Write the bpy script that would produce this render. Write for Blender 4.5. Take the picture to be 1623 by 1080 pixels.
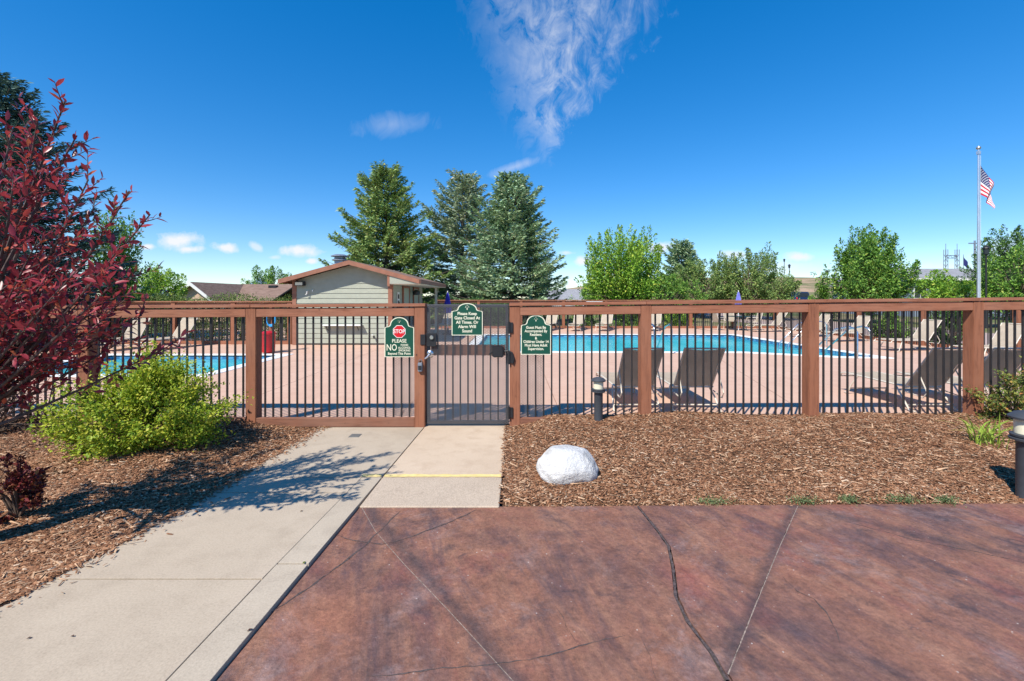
import bpy, bmesh, math, random
import numpy as np
from mathutils import Vector, Matrix

for o in list(bpy.data.objects):
    bpy.data.objects.remove(o, do_unlink=True)
scene = bpy.context.scene
COL = scene.collection
R = math.radians

# ------------------------------------------------------------------ camera
F, HX, HY, CZ = 721.0, 811.5, 472.0, 1.62      # focal in photo pixels, principal point / horizon, eye height
cam_d = bpy.data.cameras.new("camera")
cam = bpy.data.objects.new("camera", cam_d)
COL.objects.link(cam)
cam.location = (0, 0, CZ)
cam.rotation_euler = (R(90), 0, 0)
cam_d.sensor_width = 36.0
cam_d.sensor_fit = 'HORIZONTAL'
cam_d.lens = 36.0 * F / 1623.0
cam_d.shift_y = -(540 - HY) / 1623.0
cam_d.clip_start = 0.05
cam_d.clip_end = 20000
scene.camera = cam

def W(px, py, d):
    """point seen at a photo pixel, d metres ahead"""
    return Vector(((px - HX) / F * d, d, CZ - (py - HY) / F * d))

# ------------------------------------------------------------------ light
SUN_EL = 48.7
sh = Vector((0.577, 0.817))                    # horizontal direction in which shadows fall
el = R(SUN_EL)
light_dir = Vector((sh.x * math.cos(el), sh.y * math.cos(el), -math.sin(el)))
sun_d = bpy.data.lights.new("sun", 'SUN')
sun_d.energy = 4.6
sun_d.angle = R(0.53)
sun_d.color = (1.0, 0.945, 0.855)
sun = bpy.data.objects.new("sun", sun_d)
COL.objects.link(sun)
sun.rotation_euler = light_dir.to_track_quat('-Z', 'Y').to_euler()
sun.location = (-30, -40, 60)

world = bpy.data.worlds.new("World")
scene.world = world
world.use_nodes = True
wt = world.node_tree
wt.nodes.clear()

def wn(t, **k):
    n = wt.nodes.new(t)
    for a, b in k.items():
        setattr(n, a, b)
    return n
def wl(a, b):
    wt.links.new(a, b)
def wmath(op, a, b=None, c=None, clamp=False):
    n = wn('ShaderNodeMath', operation=op)
    n.use_clamp = clamp
    for i, v in enumerate((a, b, c)):
        if v is None:
            continue
        if isinstance(v, (int, float)):
            n.inputs[i].default_value = v
        else:
            wl(v, n.inputs[i])
    return n.outputs[0]

w_out = wn('ShaderNodeOutputWorld')
sky = wn('ShaderNodeTexSky')
sky.sky_type = 'NISHITA'
sky.sun_disc = False
sky.sun_elevation = el
sky.sun_rotation = math.atan2(-sh.x, -sh.y)
sky.altitude = 1900
sky.air_density = 1.0
sky.dust_density = 0.2
sky.ozone_density = 3.0
# soft shoulder over the whole sky so the horizon is not washed out
sk1 = wn('ShaderNodeVectorMath', operation='SCALE'); sk1.inputs['Scale'].default_value = 1 / 4.6
sk2 = wn('ShaderNodeGamma'); sk2.inputs['Gamma'].default_value = 0.72
sk3 = wn('ShaderNodeVectorMath', operation='SCALE'); sk3.inputs['Scale'].default_value = 4.3
hsv = wn('ShaderNodeHueSaturation')
hsv.inputs['Saturation'].default_value = 1.66
hsv.inputs['Hue'].default_value = 0.506
wl(sky.outputs[0], sk1.inputs[0]); wl(sk1.outputs[0], sk2.inputs['Color']); wl(sk2.outputs[0], sk3.inputs[0]); wl(sk3.outputs[0], hsv.inputs['Color'])
bg = wn('ShaderNodeBackground')
bg.inputs['Strength'].default_value = 0.145
wl(hsv.outputs[0], bg.inputs['Color'])
bgc = wn('ShaderNodeBackground')
bgc.inputs['Color'].default_value = (0.93, 0.95, 1.0, 1)
bgc.inputs['Strength'].default_value = 0.72
tc = wn('ShaderNodeTexCoord')
sep = wn('ShaderNodeSeparateXYZ')
wl(tc.outputs['Generated'], sep.inputs[0])
yy = wmath('MAXIMUM', sep.outputs[1], 0.02)
U = wmath('DIVIDE', sep.outputs[0], yy)         # tangent-plane coordinates of the sky north of us
V = wmath('DIVIDE', sep.outputs[2], yy)
comb = wn('ShaderNodeCombineXYZ')
wl(U, comb.inputs[0]); wl(V, comb.inputs[1])

def wnoise(scale, detail, rough, vec, dist=0.0, warp=0.0):
    n = wn('ShaderNodeTexNoise')
    n.inputs['Scale'].default_value = scale
    n.inputs['Detail'].default_value = detail
    n.inputs['Roughness'].default_value = rough
    n.inputs['Distortion'].default_value = warp
    wl(vec, n.inputs['Vector'])
    return n.outputs['Fac']

# high cirrus plume: long soft streak widening upwards
ang = math.atan2(0.34, 0.035)
mp = wn('ShaderNodeMapping')
mp.vector_type = 'TEXTURE'
mp.inputs['Location'].default_value = (0.058, 0.300, 0)
mp.inputs['Rotation'].default_value = (0, 0, ang)
wl(comb.outputs[0], mp.inputs['Vector'])
s2 = wn('ShaderNodeSeparateXYZ')
wl(mp.outputs[0], s2.inputs[0])
S, T = s2.outputs[0], s2.outputs[1]
mp2 = wn('ShaderNodeMapping')
mp2.inputs['Rotation'].default_value = (0, 0, R(-40))
mp2.inputs['Scale'].default_value = (5.5, 9.0, 1)
wl(mp.outputs[0], mp2.inputs['Vector'])
nz_c = wnoise(2.2, 9, 0.66, mp2.outputs[0], warp=0.8)
nz_f = wnoise(17.0, 6, 0.6, mp.outputs[0], warp=0.4)
width = wmath('MULTIPLY_ADD', S, 0.50, 0.022)
width = wmath('MAXIMUM', width, 0.012)
tn = wmath('DIVIDE', wmath('ABSOLUTE', wmath('ADD', T, wmath('MULTIPLY_ADD', nz_c, 0.26, -0.13))), width)
core = wmath('SUBTRACT', 1.25, tn, clamp=True)
sfade = wmath('MULTIPLY', wmath('MULTIPLY_ADD', S, 9.0, 0.15, clamp=True), wmath('MULTIPLY_ADD', S, -1.5, 1.35, clamp=True))
tex = wmath('MULTIPLY_ADD', nz_c, 3.4, -1.25, clamp=True)
tex2 = wmath('MULTIPLY_ADD', nz_f, 1.5, -0.1, clamp=True)
cirrus = wmath('MULTIPLY', wmath('MULTIPLY', core, sfade), wmath('MULTIPLY', tex, tex2))
cirrus = wmath('MULTIPLY', cirrus, 0.68)

cl_noise = wnoise(26.0, 7, 0.6, comb.outputs[0])
cl_soft = wnoise(9.0, 5, 0.55, comb.outputs[0])
total = cirrus
def blob(px, py, hw, hh, strength=0.95, rot=0.0, soft=1.4, wisp=False):
    global total
    m = wn('ShaderNodeMapping')
    m.vector_type = 'TEXTURE'
    m.inputs['Location'].default_value = ((px - HX) / F, (HY - py) / F, 0)
    m.inputs['Rotation'].default_value = (0, 0, R(rot))
    m.inputs['Scale'].default_value = (hw / F, hh / F, 1)
    wl(comb.outputs[0], m.inputs['Vector'])
    ln = wn('ShaderNodeVectorMath', operation='LENGTH')
    wl(m.outputs[0], ln.inputs[0])
    d = wmath('MULTIPLY_ADD', cl_noise if not wisp else nz_c, 1.9, wmath('ADD', ln.outputs['Value'], -0.95))
    f = wmath('MULTIPLY', wmath('SUBTRACT', 1.0, d), soft, clamp=True)
    f = wmath('MULTIPLY', f, strength)
    total = wmath('MAXIMUM', total, f)
for a in ((281, 382, 40, 15), (300, 396, 26, 8), (235, 391, 14, 6), (357, 392, 24, 10), (405, 391, 16, 7, .6, -30),
          (434, 408, 14, 5, .5), (472, 398, 36, 12), (494, 414, 12, 5), (1047, 391, 24, 13), (922, 415, 16, 9),
          (897, 401, 14, 4, .6), (1165, 404, 26, 9, .7), (1266, 408, 26, 9), (1240, 425, 60, 14, .45),
          (1600, 400, 60, 40, .5), (1480, 430, 80, 14, .4), (620, 414, 40, 10, .5)):
    blob(*a)
blob(620, 198, 70, 22, 0.30, 4, 0.6, True)
blob(815, 265, 50, 9, 0.42, 18, 0.8, True)
front = wmath('MULTIPLY', wmath('MULTIPLY_ADD', sep.outputs[1], 6.0, -0.6, clamp=True), total)
mixw = wn('ShaderNodeMixShader')
wl(front, mixw.inputs[0]); wl(bg.outputs[0], mixw.inputs[1]); wl(bgc.outputs[0], mixw.inputs[2])
wl(mixw.outputs[0], w_out.inputs['Surface'])

scene.view_settings.view_transform = 'Standard'
scene.view_settings.look = 'None'
scene.view_settings.exposure = 0.50
scene.view_settings.gamma = 1.0
scene.view_settings.use_curve_mapping = False
try:
    scene.cycles.max_bounces = 6
    scene.cycles.transparent_max_bounces = 12
    scene.cycles.caustics_reflective = False
    scene.cycles.caustics_refractive = False
except Exception:
    pass

# ------------------------------------------------------------------ materials
MATS = {}
class NT:
    def __init__(s, name):
        s.m = bpy.data.materials.new(name); s.m.use_nodes = True
        s.t = s.m.node_tree; s.t.nodes.clear()
        s.out = s.n('ShaderNodeOutputMaterial')
        MATS[name] = s.m
    def n(s, t, **k):
        n = s.t.nodes.new(t)
        for a, b in k.items():
            if a.startswith('i_'):
                n.inputs[a[2:].replace('_', ' ')].default_value = b
            else:
                setattr(n, a, b)
        return n
    def l(s, a, b): s.t.links.new(a, b)
    def coord(s, scale=(1, 1, 1), kind='Object', rand=True):
        c = s.n('ShaderNodeTexCoord'); m = s.n('ShaderNodeMapping')
        m.inputs['Scale'].default_value = scale
        s.l(c.outputs[kind], m.inputs['Vector'])
        if rand:
            oi = s.n('ShaderNodeObjectInfo'); mu = s.n('ShaderNodeMath', operation='MULTIPLY')
            mu.inputs[1].default_value = 53.0
            s.l(oi.outputs['Random'], mu.inputs[0]); s.l(mu.outputs[0], m.inputs['Location'])
        return m.outputs[0]
    def world(s, scale=(1, 1, 1), rot=(0, 0, 0)):
        c = s.n('ShaderNodeNewGeometry'); m = s.n('ShaderNodeMapping')
        m.inputs['Scale'].default_value = scale; m.inputs['Rotation'].default_value = rot
        s.l(c.outputs['Position'], m.inputs['Vector'])
        return m.outputs[0]
    def noise(s, vec, scale, detail=5, rough=.55, dist=0.0):
        n = s.n('ShaderNodeTexNoise')
        n.inputs['Scale'].default_value = scale; n.inputs['Detail'].default_value = detail
        n.inputs['Roughness'].default_value = rough; n.inputs['Distortion'].default_value = dist
        s.l(vec, n.inputs['Vector'])
        return n.outputs['Fac']
    def ramp(s, fac, stops):
        n = s.n('ShaderNodeValToRGB'); e = n.color_ramp.elements
        while len(e) < len(stops): e.new(0.5)
        for i, (p, c) in enumerate(stops):
            e[i].position = p; e[i].color = (c[0], c[1], c[2], 1)
        s.l(fac, n.inputs[0])
        return n.outputs[0]
    def mix(s, fac, a, b, mode='MIX'):
        n = s.n('ShaderNodeMix', data_type='RGBA', blend_type=mode)
        if isinstance(fac, (int, float)): n.inputs[0].default_value = fac
        else: s.l(fac, n.inputs[0])
        for k, v in ((6, a), (7, b)):
            if isinstance(v, (tuple, list)): n.inputs[k].default_value = (v[0], v[1], v[2], 1)
            else: s.l(v, n.inputs[k])
        return n.outputs[2]
    def bump(s, h, strength=.3, dist=.01):
        n = s.n('ShaderNodeBump'); n.inputs['Strength'].default_value = strength; n.inputs['Distance'].default_value = dist
        s.l(h, n.inputs['Height'])
        return n.outputs[0]
    def bsdf(s, color, rough=.6, normal=None, metallic=0.0, spec=.4, **k):
        b = s.n('ShaderNodeBsdfPrincipled')
        if isinstance(color, (tuple, list)): b.inputs['Base Color'].default_value = (color[0], color[1], color[2], 1)
        else: s.l(color, b.inputs['Base Color'])
        if isinstance(rough, (int, float)): b.inputs['Roughness'].default_value = rough
        else: s.l(rough, b.inputs['Roughness'])
        b.inputs['Metallic'].default_value = metallic
        b.inputs['Specular IOR Level'].default_value = spec
        if normal is not None: s.l(normal, b.inputs['Normal'])
        for a, v in k.items(): b.inputs[a.replace('_', ' ')].default_value = v
        s.l(b.outputs[0], s.out.inputs[0])
        return b

def simple(name, col, rough=.5, metallic=0.0, var=.12, scale=6.0, spec=.4, bump=.0):
    t = NT(name); v = t.coord()
    f = t.noise(v, scale, 5, .6)
    lo = tuple(c * (1 - var) for c in col); hi = tuple(min(1, c * (1 + var)) for c in col)
    nrm = t.bump(t.noise(v, scale * 8, 3, .5), bump, .004) if bump else None
    t.bsdf(t.ramp(f, [(.3, lo), (.7, hi)]), rough, nrm, metallic, spec)
    return t.m

def wood(name, axis, base, dark, worn):
    t = NT(name)
    sc = {'x': (2.2, 26, 26), 'z': (26, 26, 2.2), 'y': (26, 2.2, 26)}[axis]
    v = t.coord(sc); v2 = t.coord((1, 1, 1))
    g = t.noise(v, 1.6, 6, .62, .4)
    c = t.ramp(g, [(.28, dark), (.5, base), (.78, tuple(x * 1.16 for x in base))])
    m = t.noise(v2, 2.2, 5, .6)
    c = t.mix(t.ramp(m, [(.42, (0, 0, 0)), (.75, (.55, .55, .55))]), c, worn)
    kn = t.noise(v2, 11, 3, .5)
    c = t.mix(t.ramp(kn, [(.7, (0, 0, 0)), (.78, (.6, .6, .6))]), c, tuple(x * .55 for x in dark))
    t.bsdf(c, .78, t.bump(g, .35, .004), spec=.25)
wood('stain_x', 'x', (.300, .120, .068), (.175, .066, .038), (.375, .185, .122))
wood('stain_z', 'z', (.275, .108, .058), (.160, .060, .034), (.335, .152, .092))
wood('stain_y', 'y', (.318, .120, .066), (.205, .072, .040), (.405, .185, .118))
wood('stain_low', 'x', (.225, .098, .060), (.130, .056, .036), (.27, .155, .110))
simple('bar_metal', (.024, .021, .021), .5, .0, .2, 9)
simple('gate_metal', (.085, .085, .092), .42, .2, .2, 9)
simple('mesh_metal', (.115, .110, .115), .5, .1, .15, 9)
simple('black_plastic', (.018, .018, .02), .45, 0, .2, 9)
simple('chrome', (.62, .62, .63), .22, .95, .08, 9)
simple('dark_hardware', (.035, .035, .038), .4, .4, .2, 9)
simple('sign_green', (.006, .070, .042), .42, 0, .10, 4)
simple('sign_cream', (.78, .76, .58), .5, 0, .05, 9)
simple('sign_white', (.82, .82, .78), .5, 0, .04, 9)
simple('sign_red', (.62, .012, .02), .4, 0, .05, 9)
simple('bollard_grey', (.050, .056, .066), .5, 0, .15, 9)
simple('lens_cream', (.72, .68, .50), .35, 0, .08, 9)
simple('frame_cream', (.62, .56, .46), .4, 0, .08, 9)
simple('umbrella_blue', (.045, .035, .36), .8, 0, .2, 5)
simple('umbrella_violet', (.16, .17, .52), .8, 0, .2, 5)
simple('red_plastic', (.42, .012, .016), .4, 0, .1, 5)
simple('blue_rope', (.03, .30, .62), .7, 0, .2, 12)
simple('steel_galv', (.30, .33, .38), .45, .6, .15, 5)
simple('pole_alu', (.66, .67, .70), .30, .75, .06, 3)
simple('gold_ball', (.60, .62, .64), .25, .8, .05, 3)
simple('lamp_black', (.02, .02, .022), .5, 0, .1, 3)
simple('trim_white', (.74, .73, .70), .55, 0, .06, 6)
simple('tan_wall', (.55, .39, .28), .85, 0, .08, 3, bump=.1)
simple('blue_grey_wall', (.20, .245, .31), .8, 0, .08, 3)
simple('light_wall', (.62, .60, .58), .8, 0, .08, 3)
simple('brick_wall', (.36, .16, .10), .85, 0, .15, 3)
simple('window_dark', (.03, .04, .05), .12, 0, .2, 1.0, spec=.6)
simple('car_blue', (.02, .045, .12), .25, .2, .05, 2, spec=.6)
simple('car_red', (.55, .13, .05), .3, .1, .05, 2, spec=.6)
simple('tyre', (.015, .015, .015), .8, 0, .1, 5)
simple('bark', (.15, .115, .090), .9, 0, .35, 14, bump=.5)
simple('plum_bark', (.085, .060, .055), .75, 0, .45, 30, bump=.4)
simple('shrub_stem', (.10, .065, .045), .85, 0, .3, 20)
simple('brown_trim', (.285, .125, .078), .75, 0, .14, 5, bump=.1)
simple('soffit_cream', (.62, .58, .47), .8, 0, .06, 4)
simple('door_sage', (.36, .38, .29), .6, 0, .05, 4)
simple('flag_white', (.78, .78, .78), .8, 0, .04, 4)
simple('flag_red', (.52, .02, .04), .8, 0, .06, 4)
simple('flag_blue', (.015, .02, .12), .8, 0, .06, 4)
simple('yellow_paint', (.70, .55, .22), .75, 0, .18, 14, bump=.1)
simple('crack_fill', (.085, .062, .058), .8, 0, .6, 70, bump=.5)
simple('joint_dark', (.075, .062, .054), .9, 0, .3, 14)
simple('joint_pale', (.27, .215, .185), .9, 0, .55, 60, bump=.4)
simple('splinter_wood', (.47, .30, .18), .85, 0, .4, 9)
simple('cover_metal', (.20, .19, .17), .6, .4, .15, 20)
simple('pool_coping', (.80, .79, .76), .7, 0, .05, 6, bump=.1)
simple('pool_plaster', (.45, .78, .80), .7, 0, .06, 3)
simple('table_green', (.02, .05, .045), .4, 0, .1, 3)
simple('hill_haze_blue', (.16, .22, .33), .95, 0, .1, .002)  # blue of the distant haze is put into the mountain's base colour

# lap siding
t = NT('siding_sage'); v = t.coord((2, 2, 2)); f = t.noise(v, 2.0, 5, .6); g = t.noise(t.coord((3, 3, 40)), 3, 4, .6)
t.bsdf(t.ramp(f, [(.3, (.33, .345, .275)), (.7, (.385, .40, .32))]), .7, t.bump(g, .15, .003), spec=.3)
# sling fabric
t = NT('sling_tan'); v = t.coord((1, 1, 1)); f = t.noise(v, 5, 4, .6); wv = t.noise(t.coord((300, 300, 300)), 1.0, 2, .5)
col = t.ramp(f, [(.3, (.60, .52, .41)), (.7, (.69, .60, .48))])
d = t.n('ShaderNodeBsdfDiffuse'); t.l(col, d.inputs[0]); tr = t.n('ShaderNodeBsdfTranslucent'); t.l(col, tr.inputs[0])
mx = t.n('ShaderNodeMixShader'); mx.inputs[0].default_value = .46; t.l(d.outputs[0], mx.inputs[1]); t.l(tr.outputs[0], mx.inputs[2]); t.l(mx.outputs[0], t.out.inputs[0])
# expanded metal is real strands: mesh_metal

# walkway concrete
def concrete(name, a, b, stain, speck=.0, bumps=.25):
    t = NT(name); v = t.world()
    f = t.noise(v, 1.3, 6, .6, .3); g = t.noise(v, 90, 3, .7); h = t.noise(v, 5.5, 6, .65)
    c = t.ramp(f, [(.32, a), (.68, b)])
    c = t.mix(t.ramp(h, [(.48, (0, 0, 0)), (.74, (.75, .75, .75))]), c, stain)
    c = t.mix(t.ramp(t.noise(v, .55, 8, .75, .8), [(.50, (0, 0, 0)), (.72, (.45, .45, .45))]), c, tuple(x * .82 for x in stain))
    c = t.mix(.22 + speck, c, t.ramp(g, [(.32, tuple(x * .45 for x in a)), (.5, b), (.72, tuple(min(1, x * 1.5) for x in b))]), 'MIX')
    t.bsdf(c, .85, t.bump(g, bumps, .003), spec=.25)
concrete('concrete_walk', (.405, .330, .245), (.47, .388, .292), (.34, .272, .20))
concrete('concrete_curb', (.405, .337, .255), (.465, .392, .300), (.32, .262, .20))
concrete('concrete_landing', (.50, .385, .275), (.565, .445, .325), (.40, .29, .20))
concrete('concrete_ramp', (.43, .34, .25), (.49, .395, .30), (.36, .28, .21), .18, .5)
concrete('deck_pink', (.545, .345, .250), (.61, .405, .300), (.47, .29, .21))

# stained patio concrete
t = NT('patio_stain'); v = t.world()
def dotn(vec):
    q = t.n('ShaderNodeVectorMath', operation='DOT_PRODUCT'); t.l(v, q.inputs[0]); q.inputs[1].default_value = vec; return q.outputs['Value']
cmb = t.n('ShaderNodeCombineXYZ'); t.l(dotn((.33 * .55, -.94 * .55, 0)), cmb.inputs[0]); t.l(dotn((.94 * 2.3, .33 * 2.3, 0)), cmb.inputs[1])
stv = cmb.outputs[0]
big = t.noise(v, .75, 9, .70, .5); mid = t.noise(v, 3.4, 9, .74, .3); st = t.noise(stv, 1.3, 10, .72, .6); st2 = t.noise(stv, 2.6, 9, .72, .3)
fine = t.noise(v, 38, 6, .75); micro = t.noise(v, 170, 3, .65)
med = t.noise(v, 9.0, 7, .72, .2)
c = t.ramp(big, [(.30, (0.120, 0.073, 0.068)), (.42, (0.188, 0.090, 0.066)), (.52, (0.272, 0.120, 0.072)), (.62, (0.232, 0.086, 0.064)), (.76, (0.264, 0.172, 0.143))])
c = t.mix(t.ramp(st2, [(.46, (0, 0, 0)), (.64, (.80, .80, .80))]), c, (0.320, 0.159, 0.097))
c = t.mix(t.ramp(st, [(.50, (0, 0, 0)), (.68, (.80, .80, .80))]), c, (0.074, 0.052, 0.061))
c = t.mix(t.ramp(mid, [(.53, (0, 0, 0)), (.70, (.75, .75, .75))]), c, (0.056, 0.043, 0.052))
c = t.mix(t.ramp(t.noise(v, 1.3, 7, .65, .3), [(.57, (0, 0, 0)), (.74, (.42, .42, .42))]), c, (0.288, 0.077, 0.061))
c = t.mix(t.ramp(t.noise(v, 1.6, 9, .78, .6), [(.53, (0, 0, 0)), (.70, (.60, .60, .60))]), c, (0.272, 0.211, 0.207))
def linehalo(col, p, q, w, amt, target):
    import math as _m
    dx, dy = q[0] - p[0], q[1] - p[1]; L = _m.hypot(dx, dy); nx, ny = -dy / L, dx / L
    dd = t.n('ShaderNodeMath', operation='ADD'); t.l(dotn((nx, ny, 0)), dd.inputs[0]); dd.inputs[1].default_value = -(nx * p[0] + ny * p[1])
    wv = t.n('ShaderNodeMath', operation='MULTIPLY_ADD'); t.l(mid, wv.inputs[0]); wv.inputs[1].default_value = w * 3.2; wv.inputs[2].default_value = -w * 1.6
    ad = t.n('ShaderNodeMath', operation='ADD'); t.l(dd.outputs[0], ad.inputs[0]); t.l(wv.outputs[0], ad.inputs[1])
    ab = t.n('ShaderNodeMath', operation='ABSOLUTE'); t.l(ad.outputs[0], ab.inputs[0])
    return t.mix(t.ramp(ab.outputs[0], [(0, (amt,) * 3), (w, (0, 0, 0))]), col, target)
def stain(col, ctr, rad, amt, target):
    di = t.n('ShaderNodeVectorMath', operation='DISTANCE'); t.l(v, di.inputs[0]); di.inputs[1].default_value = (ctr[0], ctr[1], -.05)
    ad = t.n('ShaderNodeMath', operation='MULTIPLY_ADD'); t.l(big, ad.inputs[0]); ad.inputs[1].default_value = rad * 2.2; t.l(di.outputs['Value'], ad.inputs[2])
    return t.mix(t.ramp(ad.outputs[0], [(rad * 1.05, (amt,) * 3), (rad * 2.0, (0, 0, 0))]), col, target)
dark = (.066, .049, .050)
c = linehalo(c, (-1.17, 3.61), (-.035, 2.03), .07, .70, dark)
c = linehalo(c, (2.27, 3.66), (.96, 2.02), .06, .65, dark)
c = linehalo(c, (2.50, 3.39), (3.20, 2.86), .10, .60, dark)
c = stain(c, (1.06, 2.68), .22, .45, (.36, .095, .068)); c = stain(c, (1.98, 3.10), .13, .8, dark); c = stain(c, (-.95, 2.3), .3, .5, (.40, .15, .075))
c = t.mix(.45, c, t.ramp(med, [(.28, (.18, .18, .18)), (.5, (.5, .5, .5)), (.72, (.82, .82, .82))]), 'OVERLAY')
c = t.mix(.50, c, t.ramp(fine, [(.28, (.20, .20, .20)), (.5, (.5, .5, .5)), (.72, (.80, .80, .80))]), 'OVERLAY')
c = t.mix(.20, c, t.ramp(micro, [(.30, (.2, .2, .2)), (.5, (.5, .5, .5)), (.72, (.82, .82, .82))]), 'OVERLAY')
vein = t.n('ShaderNodeTexVoronoi', feature='DISTANCE_TO_EDGE'); vein.inputs['Scale'].default_value = .62
dn = t.n('ShaderNodeTexNoise'); dn.inputs['Scale'].default_value = 2.4; dn.inputs['Detail'].default_value = 8
t.l(v, dn.inputs['Vector']); va = t.n('ShaderNodeVectorMath', operation='MULTIPLY_ADD'); va.inputs[1].default_value = (.8, .8, .8)
t.l(dn.outputs['Color'], va.inputs[0]); t.l(v, va.inputs[2]); t.l(va.outputs[0], vein.inputs['Vector'])
vm = t.mix(1.0, t.ramp(vein.outputs['Distance'], [(.0, (.55, .55, .55)), (.014, (0, 0, 0))]), t.ramp(mid, [(.46, (0, 0, 0)), (.60, (1, 1, 1))]), 'MULTIPLY')
c = t.mix(vm, c, (.055, .040, .042))
sp = t.n('ShaderNodeTexVoronoi'); sp.inputs['Scale'].default_value = 30; t.l(v, sp.inputs['Vector'])
spn = t.noise(v, 9, 3, .6)
hs_ = t.n('ShaderNodeHueSaturation'); hs_.inputs['Saturation'].default_value = .98; hs_.inputs['Value'].default_value = .94; t.l(c, hs_.inputs['Color']); c = hs_.outputs[0]
spm = t.mix(1.0, t.ramp(sp.outputs['Distance'], [(.09, (1, 1, 1)), (.15, (0, 0, 0))]), t.ramp(spn, [(.58, (0, 0, 0)), (.66, (1, 1, 1))]), 'MULTIPLY')
c = t.mix(spm, c, (.55, .48, .43))
hb = t.mix(.6, t.ramp(mid, [(.2, (0, 0, 0)), (.8, (1, 1, 1))]), t.ramp(fine, [(.2, (0, 0, 0)), (.8, (1, 1, 1))]))
t.bsdf(c, t.ramp(mid, [(.3, (.42, .42, .42)), (.7, (.66, .66, .66))]), t.bump(hb, .55, .014), spec=.42)

# mulch soil + chips
t = NT('mulch_soil'); v = t.world(); f = t.noise(v, 60, 6, .7); g = t.noise(v, 2.2, 4, .6)
c = t.mix(t.ramp(g, [(.35, (0, 0, 0)), (.7, (1, 1, 1))]), t.ramp(f, [(.3, (.045, .024, .015)), (.7, (.15, .085, .052))]), t.ramp(f, [(.3, (.06, .032, .02)), (.7, (.20, .12, .075))]))
t.bsdf(c, .95, t.bump(f, .9, .02), spec=.1)
t = NT('mulch_chip'); gi = t.n('ShaderNodeNewGeometry')
c = t.ramp(gi.outputs['Random Per Island'], [(.0, (.115, .050, .026)), (.25, (.22, .100, .050)), (.55, (.33, .160, .082)), (.82, (.43, .235, .130)), (.95, (.56, .38, .24)), (1.0, (.66, .52, .38))])
g = t.noise(t.world(), .8, 4, .6)
c = t.mix(t.ramp(g, [(.35, (0, 0, 0)), (.7, (.35, .35, .35))]), c, (.20, .090, .048))
t.bsdf(c, .85, None, spec=.2)

def leafmat(name, stops, trans=.3, rough=.5, spec=.3, big=None):
    t = NT(name); gi = t.n('ShaderNodeNewGeometry')
    c = t.ramp(gi.outputs['Random Per Island'], stops)
    if big:
        c = t.mix(t.ramp(t.noise(t.world(), big[0], 4, .6), [(.38, (0, 0, 0)), (.68, (big[1],) * 3)]), c, big[2])
    b = t.bsdf(c, rough, None, spec=spec)
    tr = t.n('ShaderNodeBsdfTranslucent'); t.l(c, tr.inputs[0])
    mx = t.n('ShaderNodeMixShader'); mx.inputs[0].default_value = trans
    t.l(b.outputs[0], mx.inputs[1]); t.l(tr.outputs[0], mx.inputs[2]); t.l(mx.outputs[0], t.out.inputs[0])
leafmat('plum_leaf', [(0, (0.121, 0.023, 0.036)), (.35, (0.252, 0.034, 0.053)), (.7, (0.418, 0.054, 0.069)), (.93, (0.600, 0.110, 0.081)), (1, (0.646, 0.230, 0.091))], .34, .36, .5)
leafmat('red_shrub_leaf', [(0, (0.075, 0.018, 0.021)), (.6, (0.225, 0.036, 0.036)), (1, (0.300, 0.135, 0.045))], .25, .5)
leafmat('gold_leaf', [(0, (.14, .24, .022)), (.30, (.30, .42, .032)), (.65, (.50, .56, .045)), (1, (.66, .60, .09))], .36, .5, .3, (3.2, .40, (.14, .30, .035)))
leafmat('dark_twig_leaf', [(0, (.03, .018, .014)), (.6, (.075, .035, .024)), (1, (.12, .06, .03))], .2, .6)
leafmat('spruce_green', [(0, (0.124, 0.233, 0.082)), (.5, (0.260, 0.410, 0.137)), (.85, (0.424, 0.546, 0.191)), (1, (0.546, 0.464, 0.191))], .12, .6, .2, (.5, .5, (0.410, 0.464, 0.151)))
leafmat('spruce_grey', [(0, (0.196, 0.265, 0.173)), (.5, (0.379, 0.470, 0.286)), (.85, (0.597, 0.653, 0.413)), (1, (0.620, 0.505, 0.344))], .14, .6, .2, (.5, .45, (0.230, 0.344, 0.207)))
leafmat('spruce_blue', [(0, (0.129, 0.227, 0.135)), (.5, (0.282, 0.428, 0.259)), (.85, (0.472, 0.626, 0.386)), (1, (0.612, 0.579, 0.318))], .12, .6, .2, (.5, .5, (0.357, 0.441, 0.179)))
leafmat('spruce_dark', [(0, (0.043, 0.089, 0.076)), (.5, (0.095, 0.181, 0.152)), (1, (0.181, 0.288, 0.245))], .10, .6, .2)
leafmat('ash_leaf', [(0, (0.090, 0.215, 0.036)), (.45, (0.206, 0.421, 0.054)), (.85, (0.358, 0.591, 0.072)), (1, (0.591, 0.591, 0.090))], .34, .5, .3, (.55, .45, (0.430, 0.538, 0.063)))
leafmat('locust_leaf', [(0, (0.088, 0.167, 0.050)), (.45, (0.202, 0.317, 0.085)), (.9, (0.352, 0.449, 0.132)), (1, (0.475, 0.422, 0.158))], .32, .5, .3)
leafmat('green_leaf', [(0, (0.067, 0.161, 0.038)), (.45, (0.161, 0.332, 0.056)), (.9, (0.304, 0.493, 0.085)), (1, (0.455, 0.493, 0.095))], .32, .5, .3)
leafmat('dark_green_leaf', [(0, (0.040, 0.100, 0.033)), (.5, (0.100, 0.210, 0.053)), (1, (0.200, 0.330, 0.080))], .25, .5, .3)
leafmat('hedge_leaf', [(0, (0.052, 0.105, 0.026)), (.5, (0.127, 0.216, 0.045)), (.9, (0.253, 0.312, 0.075)), (1, (0.356, 0.283, 0.105))], .3, .5)
leafmat('rose_leaf', [(0, (0.062, 0.103, 0.028)), (.5, (0.166, 0.221, 0.048)), (.85, (0.331, 0.331, 0.069)), (1, (0.497, 0.179, 0.069))], .3, .5)
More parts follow.
